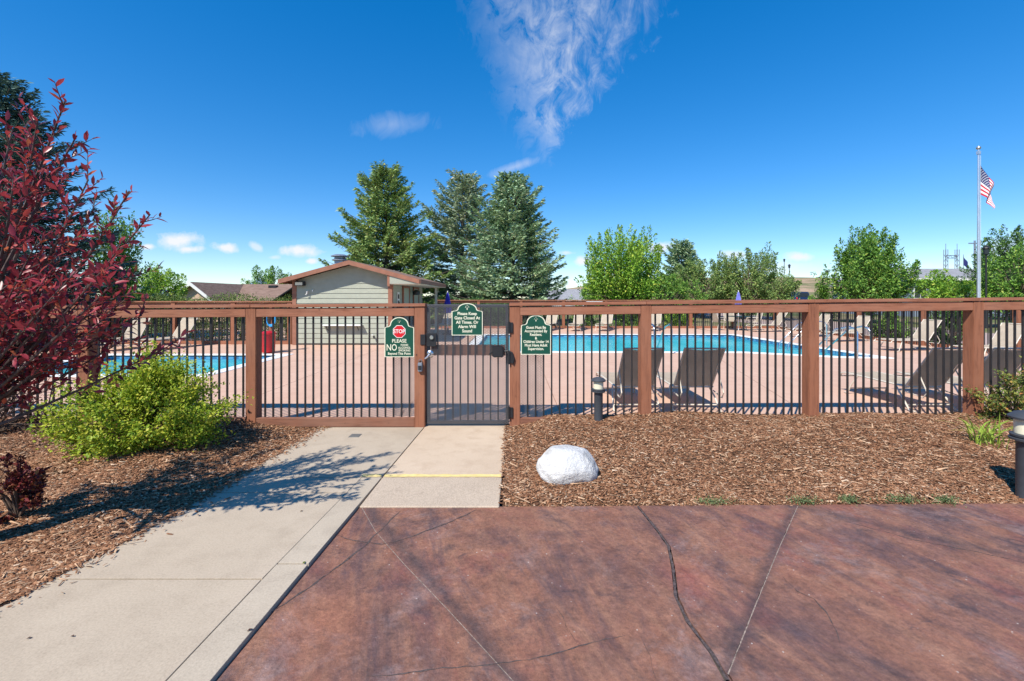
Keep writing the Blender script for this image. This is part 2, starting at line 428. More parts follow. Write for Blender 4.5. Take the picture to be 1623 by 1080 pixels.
leafmat('lily_leaf', [(0, (.12, .25, .03)), (.5, (.28, .42, .05)), (1, (.52, .52, .14))], .3, .45)
leafmat('weed_leaf', [(0, (0.090, 0.140, 0.050)), (.6, (0.180, 0.250, 0.100)), (1, (0.280, 0.320, 0.160))], .3, .6)

# shingles
t = NT('shingle_brown'); v = t.world((1, 1, 1)); f = t.noise(v, 3.0, 3, .8); g = t.noise(t.world((.6, .6, 9)), 3, 3, .6)
c = t.mix(.5, t.ramp(f, [(.3, (.16, .10, .075)), (.7, (.30, .205, .16))]), t.ramp(g, [(.35, (.14, .09, .07)), (.65, (.31, .21, .165))]))
t.bsdf(c, .9, t.bump(g, .5, .02), spec=.15)
t = NT('shingle_grey'); v = t.world(); f = t.noise(v, 3.0, 3, .8)
t.bsdf(t.ramp(f, [(.3, (.20, .20, .215)), (.7, (.33, .33, .345))]), .9, None, spec=.15)
# pool water
t = NT('pool_water_mat'); v = t.world((1, 1, 1)); w1 = t.noise(v, 1.6, 4, .55, .5); w2 = t.noise(v, 6.5, 3, .5, .3); pat = t.noise(t.world((.5, .12, 1)), 1.2, 3, .5)
c = t.ramp(pat, [(.36, (.035, .50, .57)), (.58, (.10, .62, .67)), (.74, (.27, .74, .77))])
hh = t.mix(.4, t.ramp(w1, [(.2, (0, 0, 0)), (.8, (1, 1, 1))]), t.ramp(w2, [(.2, (0, 0, 0)), (.8, (1, 1, 1))]))
b = t.bsdf(c, .06, t.bump(hh, .5, .05), spec=.07)
tp = t.n('ShaderNodeBsdfTransparent'); tp.inputs[0].default_value = (.45, .88, .93, 1)
mx = t.n('ShaderNodeMixShader'); mx.inputs[0].default_value = .30
t.l(b.outputs[0], mx.inputs[1]); t.l(tp.outputs[0], mx.inputs[2]); t.l(mx.outputs[0], t.out.inputs[0])
# waterline tile
t = NT('pool_tile'); v = t.coord((1, 1, 1), rand=False)
br = t.n('ShaderNodeTexChecker'); br.inputs['Scale'].default_value = 6.6; t.l(v, br.inputs['Vector'])
br.inputs['Color1'].default_value = (.05, .15, .30, 1); br.inputs['Color2'].default_value = (.10, .28, .44, 1)
t.bsdf(br.outputs['Color'], .25, None, spec=.5)
# open ground, bank
t = NT('dry_grass'); v = t.world(); f = t.noise(v, .12, 6, .6); g = t.noise(v, 14, 4, .7)
c = t.mix(t.ramp(f, [(.40, (0, 0, 0)), (.62, (1, 1, 1))]), t.ramp(g, [(.3, (.055, .10, .028)), (.7, (.12, .17, .055))]), t.ramp(g, [(.3, (.20, .155, .085)), (.7, (.31, .25, .15))]))
t.bsdf(c, .95, t.bump(g, .6, .05), spec=.1)
t = NT('bank_earth'); v = t.world(); f = t.noise(v, .10, 6, .65); g = t.noise(v, 2.0, 4, .7)
c = t.mix(t.ramp(f, [(.42, (0, 0, 0)), (.6, (1, 1, 1))]), t.ramp(g, [(.3, (.34, .22, .14)), (.7, (.46, .33, .23))]), t.ramp(g, [(.3, (.12, .13, .06)), (.7, (.22, .21, .10))]))
t.bsdf(c, .95, None, spec=.1)
t = NT('road_pink'); v = t.world(); g = t.noise(v, 6, 4, .7)
t.bsdf(t.ramp(g, [(.3, (.34, .25, .22)), (.7, (.44, .34, .30))]), .9, None, spec=.2)
t = NT('rock_white'); v = t.coord((1, 1, 1)); f = t.noise(v, 5, 6, .65, .4); g = t.noise(v, 40, 4, .7)
c = t.ramp(f, [(.28, (.36, .35, .33)), (.40, (.56, .55, .53)), (.7, (.66, .655, .64))])
t.bsdf(c, .85, t.bump(t.mix(.5, t.ramp(g, [(.2, (0, 0, 0)), (.8, (1, 1, 1))]), t.ramp(f, [(.2, (0, 0, 0)), (.6, (1, 1, 1))])), .8, .03), spec=.2)

# ------------------------------------------------------------------ builders
ORG = {}
class MB:
    def __init__(s): s.v = []; s.f = []
    def add(s, vs, fs):
        o = len(s.v); s.v += [tuple(p) for p in vs]; s.f += [tuple(i + o for i in f) for f in fs]; return s
    def hexa(s, p):      # 8 corners: bottom 0-3 ccw, top 4-7 ccw
        return s.add(p, [(3, 2, 1, 0), (4, 5, 6, 7), (0, 1, 5, 4), (1, 2, 6, 5), (2, 3, 7, 6), (3, 0, 4, 7)])
    def box(s, x0, x1, y0, y1, z0, z1):
        return s.hexa([(x0, y0, z0), (x1, y0, z0), (x1, y1, z0), (x0, y1, z0), (x0, y0, z1), (x1, y0, z1), (x1, y1, z1), (x0, y1, z1)])
    def obox(s, c, sx, sy, sz, rot):
        m = rot.to_3x3(); P = []
        for dz in (-1, 1):
            for dx, dy in ((-1, -1), (1, -1), (1, 1), (-1, 1)):
                P.append(Vector(c) + m @ Vector((dx * sx / 2, dy * sy / 2, dz * sz / 2)))
        return s.hexa(P)
    def tube(s, pts, r, n=8, caps=True):
        pts = [Vector(p) for p in pts]; k = len(pts)
        rs = r if isinstance(r, (list, tuple)) else [r] * k
        t0 = (pts[1] - pts[0]).normalized()
        u = t0.orthogonal().normalized(); V_ = []; Fs = []
        for i in range(k):
            t_ = (pts[min(i + 1, k - 1)] - pts[max(i - 1, 0)]).normalized()
            u = (u - t_ * u.dot(t_)).normalized(); w = t_.cross(u)
            for j in range(n):
                a = 2 * math.pi * j / n
                V_.append(pts[i] + (u * math.cos(a) + w * math.sin(a)) * rs[i])
        for i in range(k - 1):
            for j in range(n):
                a, b = i * n + j, i * n + (j + 1) % n
                Fs.append((a, b, b + n, a + n))
        if caps:
            Fs.append(tuple(range(n - 1, -1, -1))); Fs.append(tuple(range((k - 1) * n, k * n)))
        return s.add(V_, Fs)
    def lathe(s, c, prof, n=24, axis='z'):
        V_ = []; Fs = []; k = len(prof)
        for (r, z) in prof:
            for j in range(n):
                a = 2 * math.pi * j / n
                if axis == 'z': V_.append((c[0] + r * math.cos(a), c[1] + r * math.sin(a), c[2] + z))
                else: V_.append((c[0] + r * math.cos(a), c[1] - z, c[2] + r * math.sin(a)))
        for i in range(k - 1):
            for j in range(n):
                a, b = i * n + j, i * n + (j + 1) % n
                Fs.append((a, b, b + n, a + n))
        Fs.append(tuple(range(n - 1, -1, -1))); Fs.append(tuple(range((k - 1) * n, k * n)))
        return s.add(V_, Fs)
    def prism(s, poly, z0, z1):
        n = len(poly)
        V_ = [(p[0], p[1], z0) for p in poly] + [(p[0], p[1], z1) for p in poly]
        return s.add(V_, [tuple(range(n - 1, -1, -1)), tuple(range(n, 2 * n))] + [(i, (i + 1) % n, n + (i + 1) % n, n + i) for i in range(n)])
    def plate(s, outline, y0, y1):   # outline in xz, facing -y (y0 front)
        n = len(outline)
        V_ = [(p[0], y0, p[1]) for p in outline] + [(p[0], y1, p[1]) for p in outline]
        return s.add(V_, [tuple(range(n)), tuple(range(2 * n - 1, n - 1, -1))] + [(i, n + i, n + (i + 1) % n, (i + 1) % n) for i in range(n)])
    def build(s, name, mat, parent=None, bevel=0, smooth=False, kind=None, seg=1):
        vs = np.array(s.v, dtype=float)
        lo, hi = vs.min(0), vs.max(0)
        org = Vector(((lo[0] + hi[0]) / 2, (lo[1] + hi[1]) / 2, lo[2] if parent is None else (lo[2] + hi[2]) / 2))
        me = bpy.data.meshes.new(name)
        me.from_pydata([tuple(p) for p in (vs - np.array(org))], [], s.f)
        if bevel:
            bm = bmesh.new(); bm.from_mesh(me)
            bmesh.ops.recalc_face_normals(bm, faces=bm.faces)
            bmesh.ops.bevel(bm, geom=list(bm.edges), offset=bevel, segments=seg, affect='EDGES', clamp_overlap=True)
            bm.to_mesh(me); bm.free()
        else:
            bm = bmesh.new(); bm.from_mesh(me)
            bmesh.ops.recalc_face_normals(bm, faces=bm.faces)
            bm.to_mesh(me); bm.free()
        if smooth:
            me.polygons.foreach_set('use_smooth', [True] * len(me.polygons))
            try: me.set_sharp_from_angle(angle=R(40))
            except Exception: pass
        me.materials.append(MATS[mat])
        return place(name, me, org, parent, kind)

def place(name, me, org, parent=None, kind=None):
    o = bpy.data.objects.new(name, me); COL.objects.link(o)
    ORG[o] = Vector(org)
    if parent is not None:
        o.parent = parent; o.location = Vector(org) - ORG[parent]
    else:
        o.location = org
    if kind: o['kind'] = kind
    return o

def rawmesh(name, verts, faces_tri, mat, parent=None, kind=None, org=None, smooth=False, quads=None):
    """numpy arrays -> one mesh object; verts in world space"""
    verts = np.asarray(verts, dtype=np.float32)
    lo, hi = verts.min(0), verts.max(0)
    if org is None:
        org = ((lo[0] + hi[0]) / 2, (lo[1] + hi[1]) / 2, lo[2] if parent is None else (lo[2] + hi[2]) / 2)
    vv = verts - np.array(org, dtype=np.float32)
    f = np.asarray(faces_tri, dtype=np.int32); k = f.shape[1]
    me = bpy.data.meshes.new(name)
    me.vertices.add(len(vv)); me.vertices.foreach_set('co', vv.ravel())
    me.loops.add(f.size); me.loops.foreach_set('vertex_index', f.ravel())
    me.polygons.add(len(f)); me.polygons.foreach_set('loop_start', np.arange(0, f.size, k, dtype=np.int32))
    try: me.polygons.foreach_set('loop_total', np.full(len(f), k, dtype=np.int32))
    except Exception: pass
    if smooth: me.polygons.foreach_set('use_smooth', np.ones(len(f), dtype=bool))
    me.update(calc_edges=True)
    me.materials.append(MATS[mat])
    return place(name, me, org, parent, kind)

def tag(o, label, cat, group=None):
    o['label'] = label; o['category'] = cat
    if group: o['group'] = group
    return o
def thing(name, label, cat, loc, group=None):
    o = bpy.data.objects.new(name, None); COL.objects.link(o)
    o.location = loc; o.empty_display_size = .2; ORG[o] = Vector(loc)
    return tag(o, label, cat, group)
def struct(o):
    o['kind'] = 'structure'; return o
def copy_part(o, delta):
    c = o.copy(); COL.objects.link(c); c.location = o.location + Vector(delta)
    ORG[c] = ORG[o] + Vector(delta); return c
def copy_tree(o, loc, label, rotz=0.0, scale=1.0):
    def rec(src, par):
        c = src.copy(); COL.objects.link(c)
        if par is not None: c.parent = par
        for ch in src.children: rec(ch, c)
        return c
    c = rec(o, None); c.location = loc; c.rotation_euler = (0, 0, rotz); c.scale = (scale,) * 3
    c['label'] = label; ORG[c] = Vector(loc)
    return c

# ================================================================== the setting
PZ = -0.022                   # patio level; walkway and pool deck are at 0
# open ground: one sheet to the horizon, left out where the paving, beds and pools lie
gx, gy = [-9000, -16.2, 14.2, 9000], [-9000, -6, 24.3, 9000]
gv = [(x, y, -0.06) for y in gy for x in gx]
gf = [(j * 4 + i, j * 4 + i + 1, j * 4 + i + 5, j * 4 + i + 4) for j in range(3) for i in range(3) if not (i == 1 and j == 1)]
o = MB().add(gv, gf).build('ground', 'dry_grass'); struct(o)
sub = struct(MB().add([(-16.3, -6.2, -.075), (14.3, -6.2, -.075), (14.3, 6.1, -.075), (-16.3, 6.1, -.075)], [(0, 1, 2, 3)]).build('subsoil', 'mulch_soil'))

# ---------------- walkway: slabs, kerb band, landing, ramp
def lx(y):      # left edge of the walkway
    ys = [-6, 1.9, 2.41, 3.04, 3.79, 4.6, 5.48, 5.75]; xs = [-3.3, -2.80, -2.71, -2.58, -2.49, -2.455, -2.43, -2.42]
    return float(np.interp(y, ys, xs))
def ax(y):      # right edge of the kerb band
    return float(np.interp(y, [-6, 1.92, 3.48, 5.7], [-1.5, -1.28, -1.205, -1.10]))
def kx(y):      # left edge of the kerb band
    return float(np.interp(y, [-6, 1.92, 2.62, 3.92, 4.15], [-1.68, -1.465, -1.44, -1.365, -1.352]))
walk = struct(MB().prism([(lx(-6) + .02, -6), (-1.52, -6)] + [(ax(y) - .012, y) for y in (1.92, 3.48, 5.68)] + [(lx(5.6) + .02, 5.68)] + [(lx(y) + .02, y) for y in (4.6, 3.79, 3.04, 2.41, 1.9)], -.07, -.014).build('walkway', 'joint_dark'))
def ys_between(a, b, n=8): return [a + (b - a) * i / n for i in range(n + 1)]
G = .0065
def slab(name, left, right, y0, y1, mat, z=0.0, parent=walk, z0=-.06, bev=.0015, gl=.0015, gr=.0015):
    ys = ys_between(y0 + G, y1 - G)
    poly = [(right(y) - gr, y) for y in ys] + [(left(y) + gl, y) for y in reversed(ys)]
    return MB().prism(poly, z0, z).build(name, mat, parent, bevel=bev)
slab('slab', lx, kx, -6, 0.75, 'concrete_walk'); slab('slab', lx, kx, .75, 2.62, 'concrete_walk')
slab('slab', lx, kx, 2.62, 3.78, 'concrete_walk')
slab('slab', lx, lambda y: min(ax(y), kx(min(y, 4.15)) if y < 4.1 else ax(y)), 3.78, 4.1, 'concrete_walk')
slab('slab', lx, ax, 4.1, 5.69, 'concrete_walk')
slab('kerb', kx, ax, -6, 2.77, 'concrete_curb'); slab('kerb', kx, ax, 2.77, 4.1, 'concrete_curb')
land = struct(MB().prism([(-1.2, 3.56), (-.08, 3.56), (-.06, 5.85), (-1.1, 5.85)], -.08, -.055).build('gate_landing', 'joint_dark'))
rx = lambda y: float(np.interp(y, [3.5, 5.8], [-.10, -.055]))
slab('slab', lambda y: ax(y) + .009, rx, 4.1, 5.84, 'concrete_landing', 0.0, land)
# ramp: falls from the painted edge to the patio
m = MB(); ya, yb = 3.553, 4.097
m.hexa([(ax(ya) + .01, ya, -.09), (-.10, ya, -.09), (-.09, yb, -.09), (ax(yb) + .008, yb, -.09), (ax(ya) + .01, ya, PZ + .012), (-.10, ya, PZ + .012), (-.09, yb, 0), (ax(yb) + .008, yb, 0)])
m.build('ramp', 'concrete_ramp', land, bevel=.006)
rng = np.random.default_rng(5)
# yellow edge paint (worn, wavy edge) on the landing's lip and on the kerb end
def paint(x0, x1, parent):
    n = 24; vs = []; fs = []
    for i in range(n + 1):
        x = x0 + (x1 - x0) * i / n
        vs += [(x, 4.108 + rng.uniform(-.006, .004), .003), (x, 4.165 + rng.uniform(-.008, .008), .003)]
    for i in range(n): fs.append((2 * i, 2 * i + 2, 2 * i + 3, 2 * i + 1))
    return MB().add(vs, fs).build('painted_edge', 'yellow_paint', parent)
paint(ax(4.13) + .014, -.10, land); paint(ax(4.13) - .19, ax(4.13) - .012, walk)

# ---------------- patio slabs
patio = struct(MB().prism([(-1.48, -6), (9.5, -6), (9.5, 3.695), (-1.19, 3.553), (-1.205, 3.48), (-1.275, 1.92)], -.10, PZ - .020).build('patio', 'joint_dark'))
def Gp(px, py, z=PZ):
    d = (CZ - z) * F / (py - HY); return ((px - HX) / F * d, d)
fe = lambda x: 3.560 + (x + 1.2) * .0135          # front edge of the patio
def ext(pts, ybot=-6):
    (x1, y1), (x2, y2) = pts[-2], pts[-1]
    k = (x2 - x1) / (y2 - y1); return pts + [(x2 + k * (ybot - y2) * .35, ybot)]
_a, _b = Gp(612, 862), Gp(800, 1065); _k = (_b[0] - _a[0]) / (_b[1] - _a[1])
_lx = lambda y: _a[0] + _k * (y - _a[1])
L1 = [(max(-1.176, _lx(fe(-1.17))), fe(-1.17))] + [(_lx(y) + o_, y) for y, o_ in ((3.2, .006), (2.8, -.005), (2.4, .004), (1.9, 0), (1.6, 0))] + [(.3, -6)]
C1 = ext([(.99, fe(.99)), Gp(1040, 838), Gp(1060, 866), Gp(1067, 900), Gp(1072, 945), Gp(1090, 985), Gp(1128, 1035), Gp(1152, 1078)])
J2 = ext([(2.27, fe(2.27)), Gp(1235, 868), Gp(1205, 940), Gp(1178, 1008), Gp(1154, 1068)])
C1[-1] = (.95, -6); J2[-1] = (1.06, -6)
def pslab(left, right, g0=.003, g1=.003):
    poly = [(x + g0, y) for x, y in left] + [(x - g1, y) for x, y in reversed(right)]
    return MB().prism(poly, -.09, PZ).build('patio_slab', 'patio_stain', patio)
PL = [(ax(3.5) + .014, fe(-1.19)), (ax(3.48) + .014, 3.48), (ax(1.92) + .014, 1.92), (-1.47, -6)]
pslab(PL, L1, 0, .004); pslab(L1, C1, .004, .012); pslab(C1, J2, .012, .004); pslab(J2, [(9.4, fe(9.4)), (9.4, -6)], .004, 0)
def ribbon(pts, w, parent, mat, z, name='crack', jit=.85, seed=1, wander=.006):
    r = np.random.default_rng(seed); P = []
    for (a, b) in zip(pts[:-1], pts[1:]):
        n = max(2, int(math.dist(a, b) / .03))
        for i in range(n): P.append((a[0] + (b[0] - a[0]) * i / n, a[1] + (b[1] - a[1]) * i / n))
    P.append(pts[-1]); vs = []; fs = []; wob = 0
    for i, p in enumerate(P):
        q0, q1 = P[max(i - 1, 0)], P[min(i + 1, len(P) - 1)]
        dx, dy = q1[0] - q0[0], q1[1] - q0[1]; L = math.hypot(dx, dy) or 1
        nx, ny = -dy / L, dx / L; tp_ = min(1, i / 6 + .12, (len(P) - 1 - i) / 6 + .12) if jit > .8 else 1; ww = tp_ * w * (1 + jit * r.uniform(-1, 1)); wob = wob * .82 + r.uniform(-1, 1) * wander
        vs += [(p[0] + nx * (ww / 2 + wob), p[1] + ny * (ww / 2 + wob), z), (p[0] - nx * (ww / 2 - wob), p[1] - ny * (ww / 2 - wob), z)]
    for i in range(len(P) - 1): fs.append((2 * i, 2 * i + 1, 2 * i + 3, 2 * i + 2))
    return MB().add(vs, fs).build(name, mat, parent)
zc = PZ + .0015
ribbon([Gp(405, 985), Gp(450, 957), Gp(500, 925), Gp(545, 893), Gp(581, 862), Gp(608, 836), Gp(636, 809)], .010, patio, 'crack_fill', zc, seed=2, jit=.9)
ribbon([Gp(528, 846), Gp(565, 858), Gp(606, 864), Gp(640, 856), Gp(663, 848), Gp(715, 826), Gp(757, 808)], .008, patio, 'crack_fill', zc + .0005, seed=3)
ribbon([Gp(581, 1072), Gp(690, 1062), Gp(785, 1055), Gp(850, 1045), Gp(907, 1027), Gp(960, 1015), Gp(1001, 1006)], .005, patio, 'crack_fill', zc, seed=4)
ribbon([Gp(1342, 827), Gp(1390, 840), Gp(1444, 855), Gp(1530, 872), Gp(1640, 896)], .007, patio, 'crack_fill', zc, seed=6)
ribbon([Gp(1240, 915), Gp(1262, 938), Gp(1290, 950), Gp(1318, 985), Gp(1336, 1030)], .006, patio, 'crack_fill', zc, seed=7)
ribbon([Gp(1010, 1006), Gp(1030, 1040), Gp(1040, 1075)], .004, patio, 'crack_fill', zc, seed=8)
ribbon([Gp(880, 960), Gp(900, 1000), Gp(915, 1027)], .004, patio, 'crack_fill', zc, seed=9)
ribbon([(x, y) for x, y in L1[:-1]], .010, patio, 'joint_pale', PZ - .0025, 'joint_sealant', .4, 10, .0008)
ribbon(C1[:-1], .015, patio, 'crack_fill', PZ + .0012, 'joint_sealant', .45, 11, .0022)
ribbon([(x, y) for x, y in J2[:-1]], .008, patio, 'joint_pale', PZ - .0025, 'joint_sealant', .6, 12, .0008)

# ---------------- mulch beds
def hill(x, y):
    n = .012 * math.sin(3.1 * x + 1.3 * y) + .010 * math.sin(5.3 * y - 2.2 * x + 1) + .006 * math.sin(11 * x + 7 * y)
    if x > -.6:
        t_ = min(1, max(0, (y - fe(x)) / 2.0)); t_ = t_ * t_ * (3 - 2 * t_)
        s_ = min(1, max(0, (x + .07) / .75)); s_ = s_ * s_ * (3 - 2 * s_)
        e_ = min(1, max(0, (y - fe(x) + .03) / .13)); e_ = e_ * e_ * (3 - 2 * e_)
        return -.034 + e_ * (.02 + .155 * t_ * s_ + n * s_) + (1 - s_) * .015 * e_
    d = lx(y) - x
    s_ = min(1, max(0, d / 1.2)); s_ = s_ * s_ * (3 - 2 * s_)
    return -.012 + .085 * s_ + n * s_ * 1.4
def bed(name, xs_fn, y0, y1, nx, ny):
    vs = []; fs = []
    for j in range(ny + 1):
        y = y0 + (y1 - y0) * j / ny; a, b = xs_fn(y)
        for i in range(nx + 1):
            x = a + (b - a) * i / nx; vs.append((x, y, hill(x, y)))
    for j in range(ny):
        for i in range(nx):
            k = j * (nx + 1) + i; fs.append((k, k + 1, k + nx + 2, k + nx + 1))
    ob = MB().add(vs, fs).build(name, 'mulch_soil', None, smooth=True); return struct(ob)
bed('mulch_bed', lambda y: (-.075, 9.4), 3.54, 5.83, 120, 30)
bed('mulch_bed', lambda y: (-12, lx(y) + .004), -3.5, 5.83, 120, 90)
# covers the small wedge where the patio's front edge and the bed meet
def chips(name, n, sampler, seed, lmin=.012, lmax=.052):
    r = np.random.default_rng(seed)
    P = sampler(r, n); n = len(P)
    z = np.array([hill(x, y) for x, y in P])
    onwalk = np.array([(x > lx(y)) and (x < -.2) for x, y in P]); z = np.where(onwalk, np.maximum(z, .0), z)
    L = r.uniform(0, 1, n) ** 2.2 * (lmax - lmin) + lmin
    Wd = r.uniform(.0026, .0075, n) * (.7 + .5 * L / lmax); Hh = Wd * r.uniform(.25, .6, n)
    yaw = r.normal(.25, 1.1, n); pit = r.normal(0, .15, n)
    d = np.stack([np.cos(yaw) * np.cos(pit), np.sin(yaw) * np.cos(pit), np.sin(pit)], 1)
    sd = np.stack([-np.sin(yaw), np.cos(yaw), r.normal(0, .35, n)], 1); sd /= np.linalg.norm(sd, axis=1)[:, None]
    up = np.cross(d, sd)
    c = np.stack([P[:, 0], P[:, 1], z + r.uniform(.001, .013, n) + (.006 if lmax > .1 else 0)], 1)
    a = c - d * L[:, None] / 2; b = c + d * L[:, None] / 2
    tw = r.uniform(.5, 1.0, n)[:, None]
    Wd = Wd[:, None]; Hh = Hh[:, None]
    V_ = np.stack([a - sd * Wd, a + sd * Wd, a + up * Hh, b - sd * Wd * tw, b + sd * Wd * tw, b + up * Hh], 1).reshape(-1, 3)
    base = (np.arange(n) * 6)[:, None, None]
    T = np.array([[0, 2, 1], [3, 4, 5], [0, 3, 5], [0, 5, 2], [1, 2, 5], [1, 5, 4]])[None] + base
    return rawmesh(name, V_, T.reshape(-1, 3), 'mulch_chip' if lmax < .1 else 'splinter_wood', None, 'stuff')
def samp_right(r, n):
    P = np.stack([r.uniform(-.10, 6.9, n), 3.53 + 2.27 * r.uniform(0, 1, n) ** 1.15], 1)
    ok = (P[:, 1] > 3.562 + (P[:, 0] + 1.2) * .0135 + r.uniform(-.015, .02, n)) & (P[:, 0] > -.07 + r.normal(0, .02, n) - .03 * (P[:, 1] > 4.2))
    return P[ok]
def samp_left(r, n):
    y = 1.6 + 4.2 * r.uniform(0, 1, n); x0 = np.maximum(-7.3, -y * 1.19)
    e = np.array([lx(v) for v in y]); e = np.where(y > 5.0, e + (y - 5.0) * .12, e)
    P = np.stack([x0 + (e + .015 - x0) * r.uniform(0, 1, n) + r.normal(0, .012, n), y], 1)
    few = r.uniform(size=n) < .012; P[few, 0] = e[few] + r.exponential(.05, few.sum())
    return P
tag(chips('mulch_splinters', 900, samp_right, 13, .05, .15), 'long pale wood splinters strewn over the mulch right of the gate', 'splinters')
tag(chips('mulch_splinters', 500, samp_left, 14, .05, .14), 'long pale wood splinters strewn over the mulch left of the walkway', 'splinters')
tag(chips('mulch_chips', 95000, samp_right, 11), 'brown shredded wood mulch between the patio and the right fence', 'mulch')
tag(chips('mulch_chips', 70000, samp_left, 12), 'brown shredded wood mulch under the red tree left of the walkway', 'mulch')

# ---------------- pool deck in slabs
deck = struct(MB().add([(-16.2, 5.84, -.05), (-4.2, 5.84, -.05), (-4.2, 9.2, -.05), (-16.2, 9.2, -.05)], [(0, 1, 2, 3)]).build('pool_deck', 'joint_dark'))
def dslab(poly, mat='deck_pink'):
    c = np.mean(np.array(poly), 0); q = []
    n = len(poly)
    for i, p in enumerate(poly):     # shrink by 5 mm so a joint stays open
        a, b = np.array(poly[i - 1]), np.array(poly[(i + 1) % n]); p = np.array(p)
        e0 = (p - a) / np.linalg.norm(p - a); e1 = (b - p) / np.linalg.norm(b - p)
        n0 = np.array([-e0[1], e0[0]]); n1 = np.array([-e1[1], e1[0]]); s = n0 + n1; s /= max(.3, s.dot(n0))
        q.append(tuple(p + s * .005))
    return MB().prism(q, -.30, 0).build('deck_slab', mat, deck)
Wp = [(-1.16, 13.7), (6.9, 13.6), (9.0, 12.5), (9.9, 12.4), (9.5, 19.8), (-1.13, 19.8)]
Cp = [(-1.5, 13.4), (6.85, 13.3), (8.95, 12.2), (10.2, 12.1), (9.82, 20.1), (-1.5, 20.1)]
Y0 = 5.835
dslab([(-1.54, Y0), (.68, Y0), (.68, 13.374), (-1.54, 13.4)])
dslab([(.68, Y0), (4.0, Y0), (5.79, 13.313), (.68, 13.374)])
dslab([(4.0, Y0), (9.0, Y0), (8.95, 12.2), (6.85, 13.3), (5.79, 13.313)])
dslab([(9.0, Y0), (14.0, Y0), (14.0, 12.1), (10.2, 12.1), (8.95, 12.2)])
dslab([(10.2, 12.1), (14.0, 12.1), (14.0, 16.2), (10.0, 16.2)]); dslab([(10.0, 16.2), (14, 16.2), (14, 24.2), (9.6, 24.2), (9.82, 20.1)])
for a, b in ((-1.54, 1.9), (1.9, 5.5), (5.5, 9.75)): dslab([(a, 20.1), (b, 20.1), (b, 24.2), (a, 24.2)])
dslab([(-4.2, Y0), (-1.54, Y0), (-1.54, 12.0), (-4.2, 12.0)]); dslab([(-4.2, 12.0), (-1.54, 12.0), (-1.54, 24.2), (-4.2, 24.2)])
dslab([(-8.2, Y0), (-4.2, Y0), (-4.2, 9.3), (-8.2, 9.3)]); dslab([(-16.2, Y0), (-8.2, Y0), (-8.2, 9.3), (-16.2, 9.3)])
dslab([(-16.2, 9.3), (-11.5, 9.3), (-11.5, 13.05), (-16.2, 13.05)]); dslab([(-6.25, 9.3), (-4.2, 9.3), (-4.2, 13.05), (-6.25, 13.05)])
dslab([(-16.2, 13.05), (-9.5, 13.05), (-9.5, 24.2), (-16.2, 24.2)]); dslab([(-9.5, 13.05), (-4.2, 13.05), (-4.2, 24.2), (-9.5, 24.2)])

def pool(water, cop, name, depth):
    basin = MB(); n = len(water)
    V_ = [(x, y, -.22) for x, y in water] + [(x, y, -depth) for x, y in water]
    basin.add(V_, [tuple(range(n, 2 * n))] + [(i, (i + 1) % n, n + (i + 1) % n, n + i) for i in range(n)])
    b = struct(basin.build(name, 'pool_plaster'))
    tl = MB().add([(x, y, .0) for x, y in water] + [(x, y, -.22) for x, y in water], [(i, (i + 1) % n, n + (i + 1) % n, n + i) for i in range(n)])
    tl.build('waterline_tile', 'pool_tile', b)
    MB().add([(x, y, -.12) for x, y in water], [tuple(range(n))]).build('water', 'pool_water_mat', b)
    for i in range(n):
        j = (i + 1) % n
        MB().prism([cop[i], cop[j], tuple(np.array(water[j]) * .97 + np.array(water[j]) * .03), water[i]], -.04, .012).build('coping', 'pool_coping', b, bevel=.006)
    return b
pool(Wp, Cp, 'swimming_pool', 1.3)
pool([(-11.2, 9.6), (-6.55, 9.6), (-6.55, 12.75), (-11.2, 12.75)], [(-11.5, 9.3), (-6.25, 9.3), (-6.25, 13.05), (-11.5, 13.05)], 'wading_pool', .7)

# road beyond the right fence, bank and far hill
struct(MB().add([(15.6, -60, -.05), (22.5, -60, -.05), (22.5, 60, -.05), (15.6, 60, -.05)], [(0, 1, 2, 3)]).build('road', 'road_pink'))
nb = 40; vs = []; fs = []
for j in range(nb + 1):
    for i in range(nb + 1):
        x = -20 + 260 * i / nb; y = 58 + 260 * j / nb
        t_ = min(1, max(0, (y - 58) / 110)); t_ = t_ * t_ * (3 - 2 * t_)
        s_ = min(1, max(0, (x + 5) / 55)); s_ = s_ * s_ * (3 - 2 * s_)
        vs.append((x, y, -.4 + 9.2 * t_ * s_ + .25 * math.sin(x * .11 + y * .07) * t_))
for j in range(nb):
    for i in range(nb):
        k = j * (nb + 1) + i; fs.append((k, k + 1, k + nb + 2, k + nb + 1))
struct(MB().add(vs, fs).build('hillside', 'bank_earth', None, smooth=True))
def bank(x, y):
    t_ = min(1, max(0, (y - 58) / 110)); t_ = t_ * t_ * (3 - 2 * t_); s_ = min(1, max(0, (x + 5) / 55)); s_ = s_ * s_ * (3 - 2 * s_)
    return -.4 + 9.2 * t_ * s_
vs = []; fs = []; nm = 60
for i in range(nm + 1):
    x = -4600 + 2300 * i / nm; u = i / nm
    h = 185 * math.exp(-((u - .90) / .055) ** 2) + 90 * math.exp(-((u - .55) / .2) ** 2) + 12 * math.sin(u * 37) + 10 * math.sin(u * 83)
    vs += [(x, 4000, -50), (x, 4300 + 250 * math.sin(u * 9), max(5, h)), (x, 5600, -50)]
for i in range(nm):
    for k in range(2): fs.append((i * 3 + k, i * 3 + 3 + k, i * 3 + 4 + k, i * 3 + 1 + k))
struct(MB().add(vs, fs).build('mountain', 'hill_haze_blue', None, smooth=True))

